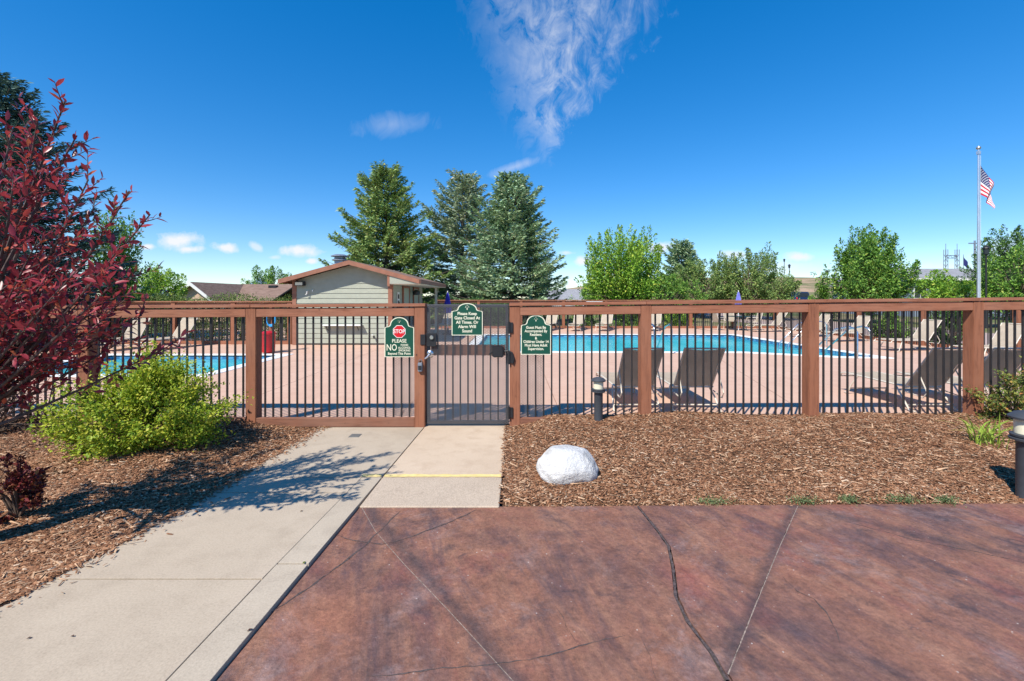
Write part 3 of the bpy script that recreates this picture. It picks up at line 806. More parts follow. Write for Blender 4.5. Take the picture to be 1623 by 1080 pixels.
# ================================================================== fences
FY = 5.77
def ztop(x): return 1.553 + (.006 * x if x < 0 else .011 * x)
def sbox(m, x0, x1, y0, y1, z0, z1):     # box whose ends follow the slope of the rail
    a, b = ztop(x0) - 1.553, ztop(x1) - 1.553
    return m.hexa([(x0, y0, z0 + a), (x1, y0, z0 + b), (x1, y1, z0 + b), (x0, y1, z0 + a), (x0, y0, z1 + a), (x1, y0, z1 + b), (x1, y1, z1 + b), (x0, y1, z1 + a)])
def diamond_screen(x0, x1, z0, z1, y, pitch=.042, slope=.5, w=.0040, th=.002):
    """expanded-metal strands, two crossing families clipped to the rectangle"""
    m = MB()
    for sgn in (1, -1):
        H = z1 - z0; Wd = x1 - x0; c = -H / slope if sgn > 0 else 0
        c_end = Wd if sgn > 0 else Wd + H / slope
        while c < c_end:
            # line: x = c + sgn*t/slope, z = t
            ts = []
            ta, tb = 0, H
            if sgn > 0: ta = max(ta, (0 - c) * slope); tb = min(tb, (Wd - c) * slope)
            else: ta = max(ta, (c - Wd) * slope); tb = min(tb, c * slope)
            if tb - ta > .006:
                p = Vector((x0 + c + sgn * ta / slope, y, z0 + ta)); q = Vector((x0 + c + sgn * tb / slope, y, z0 + tb))
                d = (q - p).normalized(); s = Vector((-d.z, 0, d.x)) * w / 2; f = Vector((0, th, 0)) if sgn > 0 else Vector((0, th * 1.2, 0))
                g = Vector((0, th * .5, 0)) if sgn < 0 else Vector((0, 0, 0))
                P = [p - s + g, p + s + g, q + s + g, q - s + g, p - s + f + g, p + s + f + g, q + s + f + g, q - s + f + g]
                m.add(P, [(0, 1, 2, 3), (7, 6, 5, 4), (0, 3, 7, 4), (1, 5, 6, 2)])
            c += pitch
    return m
def fence_run(name, label, posts, ends):
    f = thing(name, label, 'fence', ((posts[0] + posts[-1]) / 2, FY, 0))
    for x in posts:
        wgt = .066
        zt = ztop(x) - .040
        MB().box(x - wgt, x + wgt, 5.690, 5.835, -.10, zt).build('post', 'stain_z', f, bevel=.006, seg=2)
    # cap boards meet above the posts
    cuts = [ends[0]] + [x for x in posts[1:-1]] + [ends[1]]
    for a, b in zip(cuts[:-1], cuts[1:]):
        m = MB(); sbox(m, a + .0015, b - .0015, 5.676, 5.862, 1.514, 1.553); m.build('cap_board', 'stain_x', f, bevel=.004, seg=2)
    bar0 = None
    for a, b in zip(posts[:-1], posts[1:]):
        xa, xb = a + .067, b - .067
        m = MB(); sbox(m, xa, xb, 5.6925, 5.750, 1.396, 1.505); m.build('top_rail', 'stain_x', f, bevel=.004)
        m = MB(); m.box(xa, xb, 5.6925, 5.750, .0, .112); m.build('bottom_rail', 'stain_low', f, bevel=.004)
        n = int((xb - xa) / .1016); off = (xb - xa - (n - 1) * .1016) / 2
        for i in range(n):
            x = xa + off + i * .1016
            if bar0 is None:
                bar0 = MB().box(x - .0095, x + .0095, 5.756, 5.775, .02, 1.47).build('bar', 'bar_metal', f)
                bx = x; bz = ztop(x); bpar = f
            else:
                c = copy_part(bar0, (x - bx, 0, ztop(x) - bz))
    return f
PL_ = [-9.57, -7.47, -5.37, -3.27, -1.156]
PR_ = [.036, 1.68, 3.78, 5.84, 7.92]
fence_l = fence_run('pool_fence', 'brown timber fence with dark metal bars left of the gate', PL_, (-9.6, -1.082))
fence_r = fence_run('pool_fence', 'brown timber fence with dark metal bars along the mulch right of the gate', PR_, (-.036, 8.0))
diamond_screen(-1.50, -1.225, .12, 1.40, 5.778).build('mesh_screen', 'mesh_metal', fence_l)
diamond_screen(.104, .41, .05, 1.40, 5.778).build('mesh_screen', 'mesh_metal', fence_r)
# latch plate and small key box on the left gate post belong to the fence
MB().box(-1.145, -1.083, 5.677, 5.689, 1.03, 1.16).build('strike_plate', 'dark_hardware', fence_l, bevel=.003)
m = MB(); m.box(-1.172, -1.118, 5.650, 5.689, .70, .81); kb = m.build('key_box', 'steel_galv', fence_l, bevel=.006, seg=2)
MB().box(-1.165, -1.125, 5.643, 5.649, .72, .775).build('dial', 'dark_hardware', kb, bevel=.002)
MB().tube([(-1.165, 5.675, .81), (-1.165, 5.675, .835), (-1.145, 5.675, .85), (-1.125, 5.675, .835), (-1.125, 5.675, .81)], .005, 6).build('shackle', 'chrome', kb)
MB().tube([(-1.195, 5.686, .905), (-1.195, 5.692, .905)], .008, 8).build('screw_hole', 'black_plastic', fence_l)

# ---------------- gate
gate = thing('pool_gate', 'dark grey metal gate covered in diamond mesh between the brown posts', 'gate', (-.56, 5.76, 0))
gx0, gx1, gz0, gz1 = -1.074, -.040, .022, 1.535
fr = MB()
for a, b in ((gx0, gx0 + .04), (gx1 - .04, gx1)): fr.box(a, b, 5.735, 5.775, gz0, gz1)
for a, b in ((gz0, gz0 + .045), (gz1 - .04, gz1)): fr.box(gx0 + .041, gx1 - .041, 5.736, 5.774, a, b)
fr.build('gate_frame', 'gate_metal', gate, bevel=.003)
gb = None
for i in range(9):
    x = gx0 + .04 + (i + 1) * (gx1 - gx0 - .08) / 10
    if gb is None: gb = MB().box(x - .009, x + .009, 5.748, 5.766, gz0 + .05, gz1 - .045).build('bar', 'bar_metal', gate); gbx = x
    else: copy_part(gb, (x - gbx, 0, 0))
diamond_screen(gx0 + .005, gx1 - .005, gz0 + .01, gz1 - .006, 5.728).build('mesh_screen', 'mesh_metal', gate)
MB().box(gx0 + .045, gx1 - .045, 5.782, 5.815, .885, 1.02).build('mid_board', 'stain_x', gate, bevel=.003)
lk = MB().box(gx0 - .002, gx0 + .125, 5.700, 5.726, 1.005, 1.175).build('lock_plate', 'dark_hardware', gate, bevel=.004)
MB().lathe((gx0 + .068, 5.700, 1.12), [(.030, 0), (.030, .012), (.022, .022), (.02, .022)], 20, 'y').build('knob', 'chrome', lk, smooth=True)
hd = MB().lathe((gx0 + .045, 5.726, .915), [(.045, 0), (.043, .012), (.026, .02), (.026, .035)], 20, 'y').build('handle_rose', 'chrome', gate, smooth=True)
MB().tube([(gx0 + .045, 5.69, .915), (gx0 + .045, 5.665, .91), (gx0 + .02, 5.655, .88), (gx0 - .01, 5.655, .86)], [.016, .016, .013, .011], 10).build('lever', 'chrome', hd, smooth=True)
MB().box(gx0 + .02, gx0 + .075, 5.715, 5.727, .87, .955).build('back_plate', 'black_plastic', gate, bevel=.004)
cl = MB().box(-.245, -.105, 5.655, 5.724, .875, 1.02).build('closer_box', 'black_plastic', gate, bevel=.012, seg=2)
MB().tube([(-.285, 5.70, .91), (-.245, 5.69, .94), (-.10, 5.69, .95), (-.05, 5.68, .955), (.0, 5.675, .93), (.022, 5.67, .86), (.010, 5.67, .80)], .012, 8).build('closer_arm', 'black_plastic', cl)
for z in (1.18, .12, .80):
    h = MB().box(-.055, .012, 5.672, 5.686, z, z + .13).build('hinge', 'dark_hardware', gate, bevel=.003)
    MB().tube([(-.036, 5.670, z - .01), (-.036, 5.670, z + .14)], .013, 10).build('hinge_pin', 'dark_hardware', h)

# ---------------- signs
def text(body, size, x, z, y, mat, parent, bold=.0, sx=1.0, name='lettering'):
    cu = bpy.data.curves.new('lettering_curve', 'FONT'); cu.body = body; cu.size = size
    cu.align_x = 'CENTER'; cu.align_y = 'CENTER'; cu.offset = bold * size; cu.extrude = .0008; cu.resolution_u = 3
    tmp = bpy.data.objects.new('tmp_text', cu); COL.objects.link(tmp)
    dg = bpy.context.evaluated_depsgraph_get()
    me = bpy.data.meshes.new_from_object(tmp.evaluated_get(dg))
    bpy.data.objects.remove(tmp, do_unlink=True)
    me.transform(Matrix.Rotation(R(90), 4, 'X') @ Matrix.Diagonal((sx, 1, 1, 1)))
    me.materials.clear(); me.materials.append(MATS[mat])
    return place(name, me, (x, y, z), parent)
def outline(cx, z0, w, h, ins=0.0):
    """rectangular plate with scooped shoulders under a round arch"""
    hw = w / 2 - ins; zb = z0 + ins; zs = z0 + h * .735 - ins * .4; r = w * .31 - ins; zt = z0 + h - ins
    P = [(cx - hw, zb), (cx + hw, zb), (cx + hw, zs), (cx + hw * .90, zs + .010)]
    ez = zs + (zt - zs) * .30
    for k in range(1, 5):
        a = k / 4 * math.pi / 2
        P.append((cx + r * 1.02 + (hw * .90 - r * 1.02) * (1 - math.sin(a)), zs + .010 + (ez - zs - .010) * (1 - math.cos(a))))
    for k in range(0, 15):
        a = math.pi * k / 14
        P.append((cx + r * math.cos(a), ez + (zt - ez) * math.sin(a)))
    for (x, z) in reversed(P[3:8]): P.append((2 * cx - x, z))
    P.append((cx - hw, zs))
    Q = []
    for p in P:
        if not Q or math.dist(p, Q[-1]) > 1e-4: Q.append(p)
    return Q
def emblem(cx, z, s, y, parent):
    m = MB()
    m.plate([(cx - .10 * s, z - .5 * s), (cx + .10 * s, z - .5 * s), (cx + .05 * s, z), (cx - .05 * s, z)], y, y + .0008)
    m.build('emblem_trunk', 'sign_cream', parent)
    m = MB()
    for k, a in enumerate((90, 35, 145, 0, 180)):
        a = R(a); d = Vector((math.cos(a), math.sin(a))); n = Vector((-d.y, d.x)); c = Vector((cx, z + .02 * s)); L = s * (.5 if k == 0 else .46)
        P = [c + d * .02, c + d * L * .5 - n * .13 * s, c + d * L, c + d * L * .5 + n * .13 * s]
        m.plate([tuple(p) for p in P], y - .0002 * k, y + .0008)
    m.build('emblem_leaves', 'sign_cream', parent)
def sign(label, cx, z0, w, h, yf):
    s = thing('notice_sign', label, 'sign', (cx, yf, z0))
    MB().plate(outline(cx, z0, w, h), yf, yf + .004).build('border', 'sign_cream', s)
    MB().plate(outline(cx, z0, w, h, .010), yf - .002, yf - .0005).build('panel', 'sign_green', s)
    for z in (z0 + .022, z0 + h - .018):
        MB().lathe((cx, yf - .002, z), [(.005, 0), (.004, .003)], 10, 'y').build('screw', 'chrome', s)
    return s
k = 1 / 125.0
yf = 5.700; yt = yf - .0032
s = sign('green arched sign with red octagon reading STOP PLEASE NO food alcohol smoking', -1.412, .875, .37, .50, yf)
cx = -1.412
oc = lambda r: [(cx + r * math.cos(R(22.5 + 45 * i)), 1.195 + r * math.sin(R(22.5 + 45 * i))) for i in range(8)]
MB().plate(oc(.085), yt - .0004, yf - .002).build('octagon_border', 'sign_white', s)
MB().plate(oc(.078), yt - .0012, yt - .0005).build('octagon', 'sign_red', s)
text('STOP', .068, cx, 1.195, yt - .0022, 'sign_white', s, .012, .88)
text('PLEASE', .062, cx, 1.076, yt, 'sign_cream', s, .012, .95)
text('NO', .115, cx - .095, .992, yt, 'sign_cream', s, .006, .74)
for i, w_ in enumerate(('FOOD', 'ALCOHOL', 'SMOKING')):
    text(w_, .036, cx + .065, 1.025 - .034 * i, yt, 'sign_cream', s, .016, .92)
text('Beyond This Point', .042, cx, .918, yt, 'sign_cream', s, .018, .92)
emblem(cx, 1.322, .036, yt, s)
yg = 5.715; ygt = yg - .0032
s = sign('green arched sign fixed to the top of the mesh gate reading Please Keep Gate Closed', -.563, 1.145, .39, .405, yg)
for i, w_ in enumerate(('Please Keep', 'Gate Closed At', 'All Times. Or', 'Alarm Will', 'Sound')):
    text(w_, .054, -.563, 1.418 - .0545 * i, ygt, 'sign_cream', s, .022, .93)
emblem(-.563, 1.497, .060, ygt, s)
s = sign('green arched sign on the bars right of the gate reading Guest Must Be Accompanied', .30, .905, .375, .495, yf)
for i, w_ in enumerate(('Guest Must Be', 'Accompanied By', 'Resident.', '&', 'Children Under 14', 'Must Have Adult', 'Supervision.')):
    text(w_, .047, .30, 1.245 - .0445 * i, yt, 'sign_cream', s, .022, .88)
emblem(.30, 1.348, .052, yt, s)

# ---------------- far fences round the pool deck
def far_fence(label, p0, p1, posts_t, h=1.50, hscr=1.0):
    p0, p1 = Vector(p0), Vector(p1); d = p1 - p0; L = d.length; u = d / L; n = Vector((-u.y, u.x))
    f = thing('pool_fence', label, 'fence', (*((p0 + p1) / 2), 0))
    ang = math.atan2(u.y, u.x); rot = Matrix.Rotation(ang, 3, 'Z')
    def ob(name, s0, s1, w, z0, z1, mat):
        c = p0 + u * (s0 + s1) / 2
        return MB().obox((c.x, c.y, (z0 + z1) / 2), s1 - s0, w, z1 - z0, rot).build(name, mat, f)
    for t_ in posts_t: ob('post', t_ - .07, t_ + .07, .14, -.1, h - .042, 'stain_z')
    ob('cap_board', -.05, L + .05, .20, h - .04, h, 'stain_x')
    ts = sorted(posts_t)
    for a, b in zip(ts[:-1], ts[1:]):
        ob('top_rail', a + .071, b - .071, .04, h - .16, h - .05, 'stain_x'); ob('bottom_rail', a + .071, b - .071, .04, .0, .12, 'stain_x')
    m = MB(); s_ = .1
    while s_ < L:
        c = p0 + u * s_ + n * .03; m.obox((c.x, c.y, (h - .1) / 2 + .03), .019, .019, h - .1, rot); s_ += .1016
    m.build('bars', 'bar_metal', f, kind='stuff')
    return f
far_fence('brown barred fence along the far side of the pool below the trees', (-4.0, 24.0), (13.9, 24.0), [i * 17.9 / 8 for i in range(9)])
far_fence('brown barred fence running back along the right side of the pool deck', (13.9, 9.6), (13.9, 23.8), [.03, 2.9, 5.75, 8.6, 11.4, 14.15])
far_fence('brown barred fence in front of the hedge left of the pool house', (-15.9, 15.8), (-7.62, 15.8), [.07, 2.1, 4.17, 6.24, 8.2])

# ================================================================== furniture on the deck
def sheet(pts_fn, w, nu, mat, name, parent, th=.006):
    """sling between two side rails: pts_fn(t)->(y,z); x across"""
    vs = []; fs = []; nx = 4
    for i in range(nu + 1):
        y, z = pts_fn(i / nu)
        for j in range(nx + 1):
            q = j / nx; sag = -.018 * math.sin(math.pi * q)
            vs.append((-w / 2 + w * q, y, z + sag))
    for i in range(nu):
        for j in range(nx):
            k_ = i * (nx + 1) + j; fs.append((k_, k_ + 1, k_ + nx + 2, k_ + nx + 1))
    n0 = len(vs); vs += [(x, y, z - th) for x, y, z in vs[:n0]]
    fs += [tuple(n0 + i for i in reversed(f)) for f in fs[:]]
    return MB().add(vs, fs).build(name, mat, parent, smooth=True)
def make_lounger(label, back_deg=54.0, w=.56):
    """foot towards +y, hinge at y=0, back rising towards -y"""
    t_ = thing('sun_lounger', label, 'sun lounger', (0, 0, 0), 'sling sun loungers on the pool deck')
    L = 1.25; zh = .33; bl = .74; a = R(back_deg)
    by, bz = -math.cos(a) * bl, math.sin(a) * bl
    for s in (-1, 1):
        x = s * w / 2
        MB().tube([(x, -.02, zh), (x, .4, zh + .004), (x, L - .10, zh + .012), (x, L - .02, zh - .005), (x, L + .02, zh - .06)], .0135, 8).build('seat_rail', 'frame_cream', t_, smooth=True)
        MB().tube([(x * .97, 0, zh), (x * .97, by * .5, zh + bz * .5), (x * .97, by, zh + bz)], .0125, 8).build('back_rail', 'frame_cream', t_, smooth=True)
        # bowed leg hoops: front hoop leans to the foot, rear hoop leans to the head
        MB().tube([(x, L * .70, zh), (x * 1.10, L * .78, .18), (x * 1.16, L * .84, .015), (x * 1.10, L * .90, .013)], .0125, 8).build('leg', 'frame_cream', t_, smooth=True)
        MB().tube([(x, .16, zh), (x * 1.12, .02, .20), (x * 1.20, -.14, .018), (x * 1.14, -.22, .013)], .0125, 8).build('leg', 'frame_cream', t_, smooth=True)
        MB().tube([(x * .98, by * .45, zh + bz * .45), (x * 1.02, -.36, zh - .02), (x * 1.04, -.30, zh - .10), (x * 1.06, .0, zh - .06)], .009, 6).build('back_stay', 'frame_cream', t_, smooth=True)
    for (y, z, r_) in ((L + .02, zh - .06, .0125), (by, zh + bz, .0125), (0, zh - .008, .011)):
        MB().tube([(-w / 2, y, z), (w / 2, y, z)], r_, 8).build('cross_bar', 'frame_cream', t_)
    for (y, z, k_) in ((L * .84, .10, 1.13), (-.10, .09, 1.17)): MB().tube([(-w / 2 * k_, y - .02, z), (w / 2 * k_, y - .02, z)], .0105, 8).build('cross_bar', 'frame_cream', t_)
    sheet(lambda q: (.03 + (L - .06) * q, zh + .012 + .008 * q), w - .02, 10, 'sling_tan', 'seat_sling', t_)
    sheet(lambda q: (by * (.04 + .95 * q) + .010 * math.sin(math.pi * q), zh + bz * (.04 + .95 * q) + .012 * math.sin(math.pi * q)), w - .035, 8, 'sling_tan', 'back_sling', t_)
    return t_
lo = make_lounger('beige sling sun lounger behind the fence post right of the bollard light')
lo.location = (1.78, 6.62, 0); lo.rotation_euler = (0, 0, R(2))
spots = [((2.63, 6.62, 0), -1, 'second beige sling sun lounger, just right of the one behind the post'),
         ((5.99, 6.62, 0), 1, 'beige sling sun lounger seen side on between the two right fence posts'),
         ((6.86, 6.62, 0), -2, 'beige sling sun lounger partly hidden by the rightmost fence post'),
         ((1.95, 22.9, 0), 158, 'first of the pale loungers facing us across the pool, beside the green sign'),
         ((3.35, 22.9, 0), 160, 'second of the pale loungers facing us across the pool'),
         ((4.75, 22.9, 0), 157, 'third of the pale loungers facing us across the pool'),
         ((7.2, 22.9, 0), 155, 'fourth of the pale loungers facing us across the pool, right of a post'),
         ((-3.2, 22.4, 0), 165, 'pale lounger beyond the mesh gate near the blue umbrella'),
         ((12.5, 21.6, 0), 95, 'low lounger at the far right corner of the pool'),
         ((12.7, 18.9, 0), 98, 'upright lounger by the right fence, farthest of the row'),
         ((12.75, 16.9, 0), 100, 'lounger by the right fence, second farthest of the row'),
         ((12.55, 14.0, 0), 96, 'lounger by the right fence with its long seat towards the pool'),
         ((12.9, 12.0, 0), 99, 'nearest lounger of the row by the right fence'),
         ((-10.9, 14.9, 0), 172, 'pale lounger before the hedge, the right one of two'),
         ((-12.3, 14.7, 0), 182, 'pale lounger before the hedge, the left one half behind the red tree')]
for (loc, rz, lab) in spots: copy_tree(lo, loc, lab, R(rz))

def make_chair(label):
    t_ = thing('patio_chair', label, 'chair', (0, 0, 0), 'patio chairs round the green table')
    for s in (-1, 1):
        x = s * .26
        MB().tube([(x, .24, 0), (x, .22, .40), (x, -.20, .42), (x, -.34, .92)], .014, 8).build('side_frame', 'frame_cream', t_, smooth=True)
        MB().tube([(x, -.30, 0), (x, -.20, .42)], .014, 8).build('leg', 'frame_cream', t_)
        MB().tube([(x, .22, .40), (x, .20, .62), (x, -.26, .64)], .013, 8).build('armrest', 'frame_cream', t_, smooth=True)
    sheet(lambda q: (.22 - .42 * q, .415 + .01 * q), .50, 5, 'sling_tan', 'seat_sling', t_)
    sheet(lambda q: (-.20 - .14 * q, .43 + .49 * q), .50, 6, 'sling_tan', 'back_sling', t_)
    return t_
ch = make_chair('beige patio chair left of the green table across the pool'); ch.location = (10.35, 22.7, 0); ch.rotation_euler = (0, 0, R(-80))
copy_tree(ch, (12.0, 22.6, 0), 'beige patio chair right of the green table across the pool', R(85))
copy_tree(ch, (11.3, 23.45, 0), 'beige patio chair behind the green table across the pool', R(178))
tb = thing('patio_table', 'round dark green table with a pale violet umbrella across the pool', 'table', (11.2, 22.5, 0))
MB().lathe((11.2, 22.5, .68), [(.02, 0), (.52, 0), (.54, .012), (.52, .028), (.02, .028)], 28).build('table_top', 'table_green', tb)
for a in range(4):
    c, s_ = math.cos(R(45 + 90 * a)), math.sin(R(45 + 90 * a))
    MB().tube([(11.2 + .12 * c, 22.5 + .12 * s_, .67), (11.2 + .22 * c, 22.5 + .22 * s_, .35), (11.2 + .42 * c, 22.5 + .42 * s_, 0)], .018, 8).build('leg', 'table_green', tb)
def umbrella(label, x, y, ztop_, mat, base=True):
    u = thing('patio_umbrella', label, 'umbrella', (x, y, 0))
    MB().tube([(x, y, .0), (x, y, ztop_ - .05)], .02, 10).build('pole', 'trim_white', u)
    m = MB(); n = 24; prof = [(.045, .95), (.135, .98), (.145, 1.15), (.12, 1.40), (.085, 1.62), (.045, 1.80), (.012, 1.90)]
    vs = []; fs = []
    for (r_, z) in prof:
        for j in range(n):
            a = 2 * math.pi * j / n; rr = r_ * (1 + .26 * math.cos(8 * a / 1 + z * 2)) ; vs.append((x + rr * math.cos(a), y + rr * math.sin(a), z * ztop_ / 1.95))
    for i in range(len(prof) - 1):
        for j in range(n): fs.append((i * n + j, i * n + (j + 1) % n, (i + 1) * n + (j + 1) % n, (i + 1) * n + j))
    c = MB().add(vs, fs).build('folded_canopy', mat, u, smooth=True)
    MB().tube([(x - .0, y, 1.20 * ztop_ / 1.95), (x, y, 1.235 * ztop_ / 1.95)], .152, 16).build('tie_strap', mat, c)
    MB().lathe((x, y, ztop_ - .06), [(.014, 0), (.022, .02), (.022, .045), (.008, .06)], 12).build('finial', 'trim_white', u)
    if base: MB().lathe((x, y, 0), [(.26, 0), (.26, .05), (.06, .09), (.04, .28), (.03, .28)], 24).build('base', 'bollard_grey', u)
    return u
umbrella('folded deep blue umbrella beyond the gate beside the pool house', -2.83, 20.0, 1.92, 'umbrella_blue')
umbrella('folded pale violet umbrella above the right fence rail, across the pool', 11.2, 22.5, 1.98, 'umbrella_violet', False)

# chrome handrails
def rail(label, x, y, ux, uy, px_, py_):
    h = thing('pool_handrail', label, 'handrail', (x, y, 0), 'handrails at the pool edge')
    for s in (-.25, .25):
        ox, oy = x + px_ * s, y + py_ * s
        P = [(ox - ux * .5, oy - uy * .5, 0), (ox - ux * .5, oy - uy * .5, .70), (ox - ux * .42, oy - uy * .42, .80), (ox - ux * .28, oy - uy * .28, .84), (ox + ux * .1, oy + uy * .1, .74), (ox + ux * .75, oy + uy * .75, .10), (ox + ux * .85, oy + uy * .85, -.35)]
        MB().tube(P, .022, 10).build('rail_tube', 'chrome', h, smooth=True)
    return h
rail('chrome handrail at the near edge of the pool behind the second lounger', 4.35, 13.6, 0, 1, 1, 0)
rail('chrome handrail at the right edge of the pool', 9.85, 15.2, -1, .0, 0, 1)
rail('chrome handrail at the near right corner of the pool', 9.2, 12.55, -.3, .95, .95, .3)

# bollard lights in the mulch
def bollard(label, x, y, sc):
    z = hill(x, y) - .03
    b = thing('bollard_light', label, 'bollard light', (x, y, z), 'dark bollard lights in the mulch')
    q = sc
    MB().lathe((x, y, z), [(.052 * q, 0), (.052 * q, .365 * q), (.055 * q, .372 * q)], 24).build('tube', 'bollard_grey', b, smooth=True)
    MB().lathe((x, y, z), [(.058 * q, .372 * q), (.082 * q, .380 * q), (.084 * q, .392 * q), (.066 * q, .398 * q), (.078 * q, .402 * q), (.080 * q, .414 * q), (.06 * q, .420 * q)], 24).build('collar', 'bollard_grey', b, smooth=True)
    MB().lathe((x, y, z), [(.060 * q, .420 * q), (.060 * q, .505 * q)], 24).build('lens', 'lens_cream', b, smooth=True)
    MB().lathe((x, y, z), [(.062 * q, .505 * q), (.086 * q, .508 * q), (.088 * q, .520 * q), (.060 * q, .545 * q), (.025 * q, .556 * q)], 24).build('cap', 'bollard_grey', b, smooth=True)
bollard('small dark bollard light with cream lens in front of the bars right of the gate', 1.045, 5.50, 1.0)
bollard('large dark bollard light at the right edge beside the leafy clump', 4.22, 3.72, 1.36)

# white boulder
r = random.Random(4)
bm = bmesh.new(); bmesh.ops.create_icosphere(bm, subdivisions=5, radius=1)
from mathutils import noise as mn
for v in bm.verts:
    p = v.co.copy(); d = 1 + .13 * mn.noise(p * 1.3 + Vector((3, 1, 7))) + .045 * mn.noise(p * 3.4) + .018 * mn.noise(p * 8) + .008 * mn.noise(p * 19)
    for nrm, lim in ((Vector((.3, -.75, .6)), .92), (Vector((-.7, -.3, .65)), .95), (Vector((.75, -.2, .55)), .93), (Vector((0, .1, 1)), .94)):
        nn = nrm.normalized(); e = (p * d).dot(nn)
        if e > lim: p = p - nn * (e - lim) * .75 / d
    v.co = Vector((p.x * d * .268, p.y * d * .22, p.z * d * .185))
me = bpy.data.meshes.new('boulder'); bm.to_mesh(me); bm.free()
me.polygons.foreach_set('use_smooth', [True] * len(me.polygons)); me.materials.append(MATS['rock_white'])
o = place('boulder', me, (.50, 4.10, hill(.5, 4.10) + .070)); tag(o, 'white painted boulder lying in the brown mulch', 'boulder')

# small cover set in the walkway, red bin, blue rope on the fence
o = MB().box(-1.90, -1.78, 5.27, 5.40, -.01, .004).build('utility_cover', 'cover_metal', None, bevel=.002); tag(o, 'small square metal cover set in the walkway near the gate', 'cover')
bn = thing('red_bin', 'red bin standing by the wading pool beside the brown post', 'bin', (-7.12, 13.3, 0))
MB().lathe((-7.12, 13.3, .03), [(.17, 0), (.19, .50), (.20, .52)], 24).build('body', 'red_plastic', bn, smooth=True)
MB().lathe((-7.12, 13.3, .55), [(.205, 0), (.205, .04), (.14, .09), (.05, .10)], 24).build('lid', 'red_plastic', bn, smooth=True)
ps = thing('rope_stand', 'bright blue rope coil hanging on a post by the wading pool', 'rope stand', (-7.22, 13.6, 0))
MB().box(-7.27, -7.18, 13.6, 13.69, 0, 1.35).build('post', 'stain_z', ps, bevel=.004)
m = MB()
for i in range(5):
    P = [(-7.20 + .13 * math.cos(a) + .01 * i, 13.56 - .012 * i, .98 + (.17 + .012 * i) * math.sin(a)) for a in np.linspace(0, 2 * math.pi, 20)]
    m.tube(P, .016, 6, False)
m.build('rope_coil', 'blue_rope', ps)
o = MB().box(.94, 1.13, 5.68, 5.78, 1.567, 1.573).build('white_strip', 'trim_white'); tag(o, 'thin white strip lying on the cap of the right fence', 'strip')
# fallen leaves on the paving
rr = random.Random(8)
for i, (px_, py_, lab) in enumerate(((482, 893, 'dry orange leaf at the right end of the kerb joint'), (396, 1000, 'dry leaf caught against the lower kerb edge'), (46, 1013, 'small dry leaf near the lower left corner of the walkway'),
                               (115, 1010, 'small dry leaf on the near walkway slab, the right one of two'), (478, 811, 'dry leaf alone in the middle of the walkway below the tree shadow'))):
    gpt = Gp(px_, py_, 0.0); a = rr.uniform(0, 6.3); s_ = rr.uniform(.010, .016)
    P = [(gpt[0] + s_ * math.cos(a) * u - s_ * .5 * math.sin(a) * v_, gpt[1] + s_ * math.sin(a) * u + s_ * .5 * math.cos(a) * v_, .004 + .004 * abs(v_)) for u, v_ in ((-1, 0), (0, -1), (1, 0), (0, 1))]
    o = MB().add(P, [(0, 1, 2), (0, 2, 3)]).build('fallen_leaf', 'rose_leaf' if i == 0 else 'dark_twig_leaf'); tag(o, lab, 'leaf', 'dry leaves on the walkway')

# ================================================================== pool house
ph = thing('pool_house', 'sage green pool house with brown trim and gabled roof behind the left fence', 'building', (-5.8, 18.2, 0))
X0, X1, Ya, Yb, pk, ev = -7.49, -4.13, 15.6, 20.9, -5.45, 2.20
RZ = 2.82; OH = .40; EX0, EX1 = -7.80, -3.09          # ridge height, front overhang, eave ends
def rz(x): return RZ - (RZ - 2.185) * ((pk - x) / (pk - EX0) if x < pk else (x - pk) / (EX1 - pk))
MB().prism([(X0, Ya), (X1, Ya), (X1, Yb), (X0, Yb)], 0, 2.17).build('wall', 'siding_sage', ph)
# lap boards on the gable front, each a tilted board cut under the roof slope
bh = .171; z = 0.06; i = 0
while z < RZ - .12:
    z1 = z + bh
    def span(zz):
        a, b = X0 + .02, X1 - .02
        if zz > rz(a) - .07: a = pk - (RZ - .07 - zz) / (RZ - 2.185) * (pk - EX0)
        if zz > rz(b) - .07: b = pk + (RZ - .07 - zz) / (RZ - 2.185) * (EX1 - pk)
        return max(a, X0 + .02), min(b, X1 - .02)
    a0, b0 = span(z); zt_ = min(z1, RZ - .09); a1, b1 = span(zt_)
    if b1 - a1 < .02: a1 = b1 - .02 if b1 > a1 else pk - .01; b1 = a1 + .02
    lip = .022 if True else 0
    MB().hexa([(a0, Ya - lip - .006, z), (b0, Ya - lip - .006, z), (b0, Ya - .001, z), (a0, Ya - .001, z), (a1, Ya - .010, zt_), (b1, Ya - .010, zt_), (b1, Ya - .001, zt_), (a1, Ya - .001, zt_)]).build('siding_board', 'siding_sage', ph)
    z = z1; i += 1
z = .06
while z < 2.1:
    MB().hexa([(X1 + .001, Ya + .12, z), (X1 + .024, Ya + .12, z), (X1 + .024, Yb - .02, z), (X1 + .001, Yb - .02, z), (X1 + .001, Ya + .12, z + bh), (X1 + .008, Ya + .12, z + bh), (X1 + .008, Yb - .02, z + bh), (X1 + .001, Yb - .02, z + bh)]).build('siding_board', 'siding_sage', ph)
    z += bh
for (a, b) in ((X0 - .03, X0 + .11), (X1 - .11, X1 + .035)):
    MB().box(a, b, Ya - .045, Ya + .10, 0, 2.24 if a < -6 else 2.26).build('corner_trim', 'brown_trim', ph, bevel=.004)
MB().box(X0 - .02, X1 + .02, Ya - .035, Ya, -.02, .058).build('base_trim', 'joint_dark', ph)
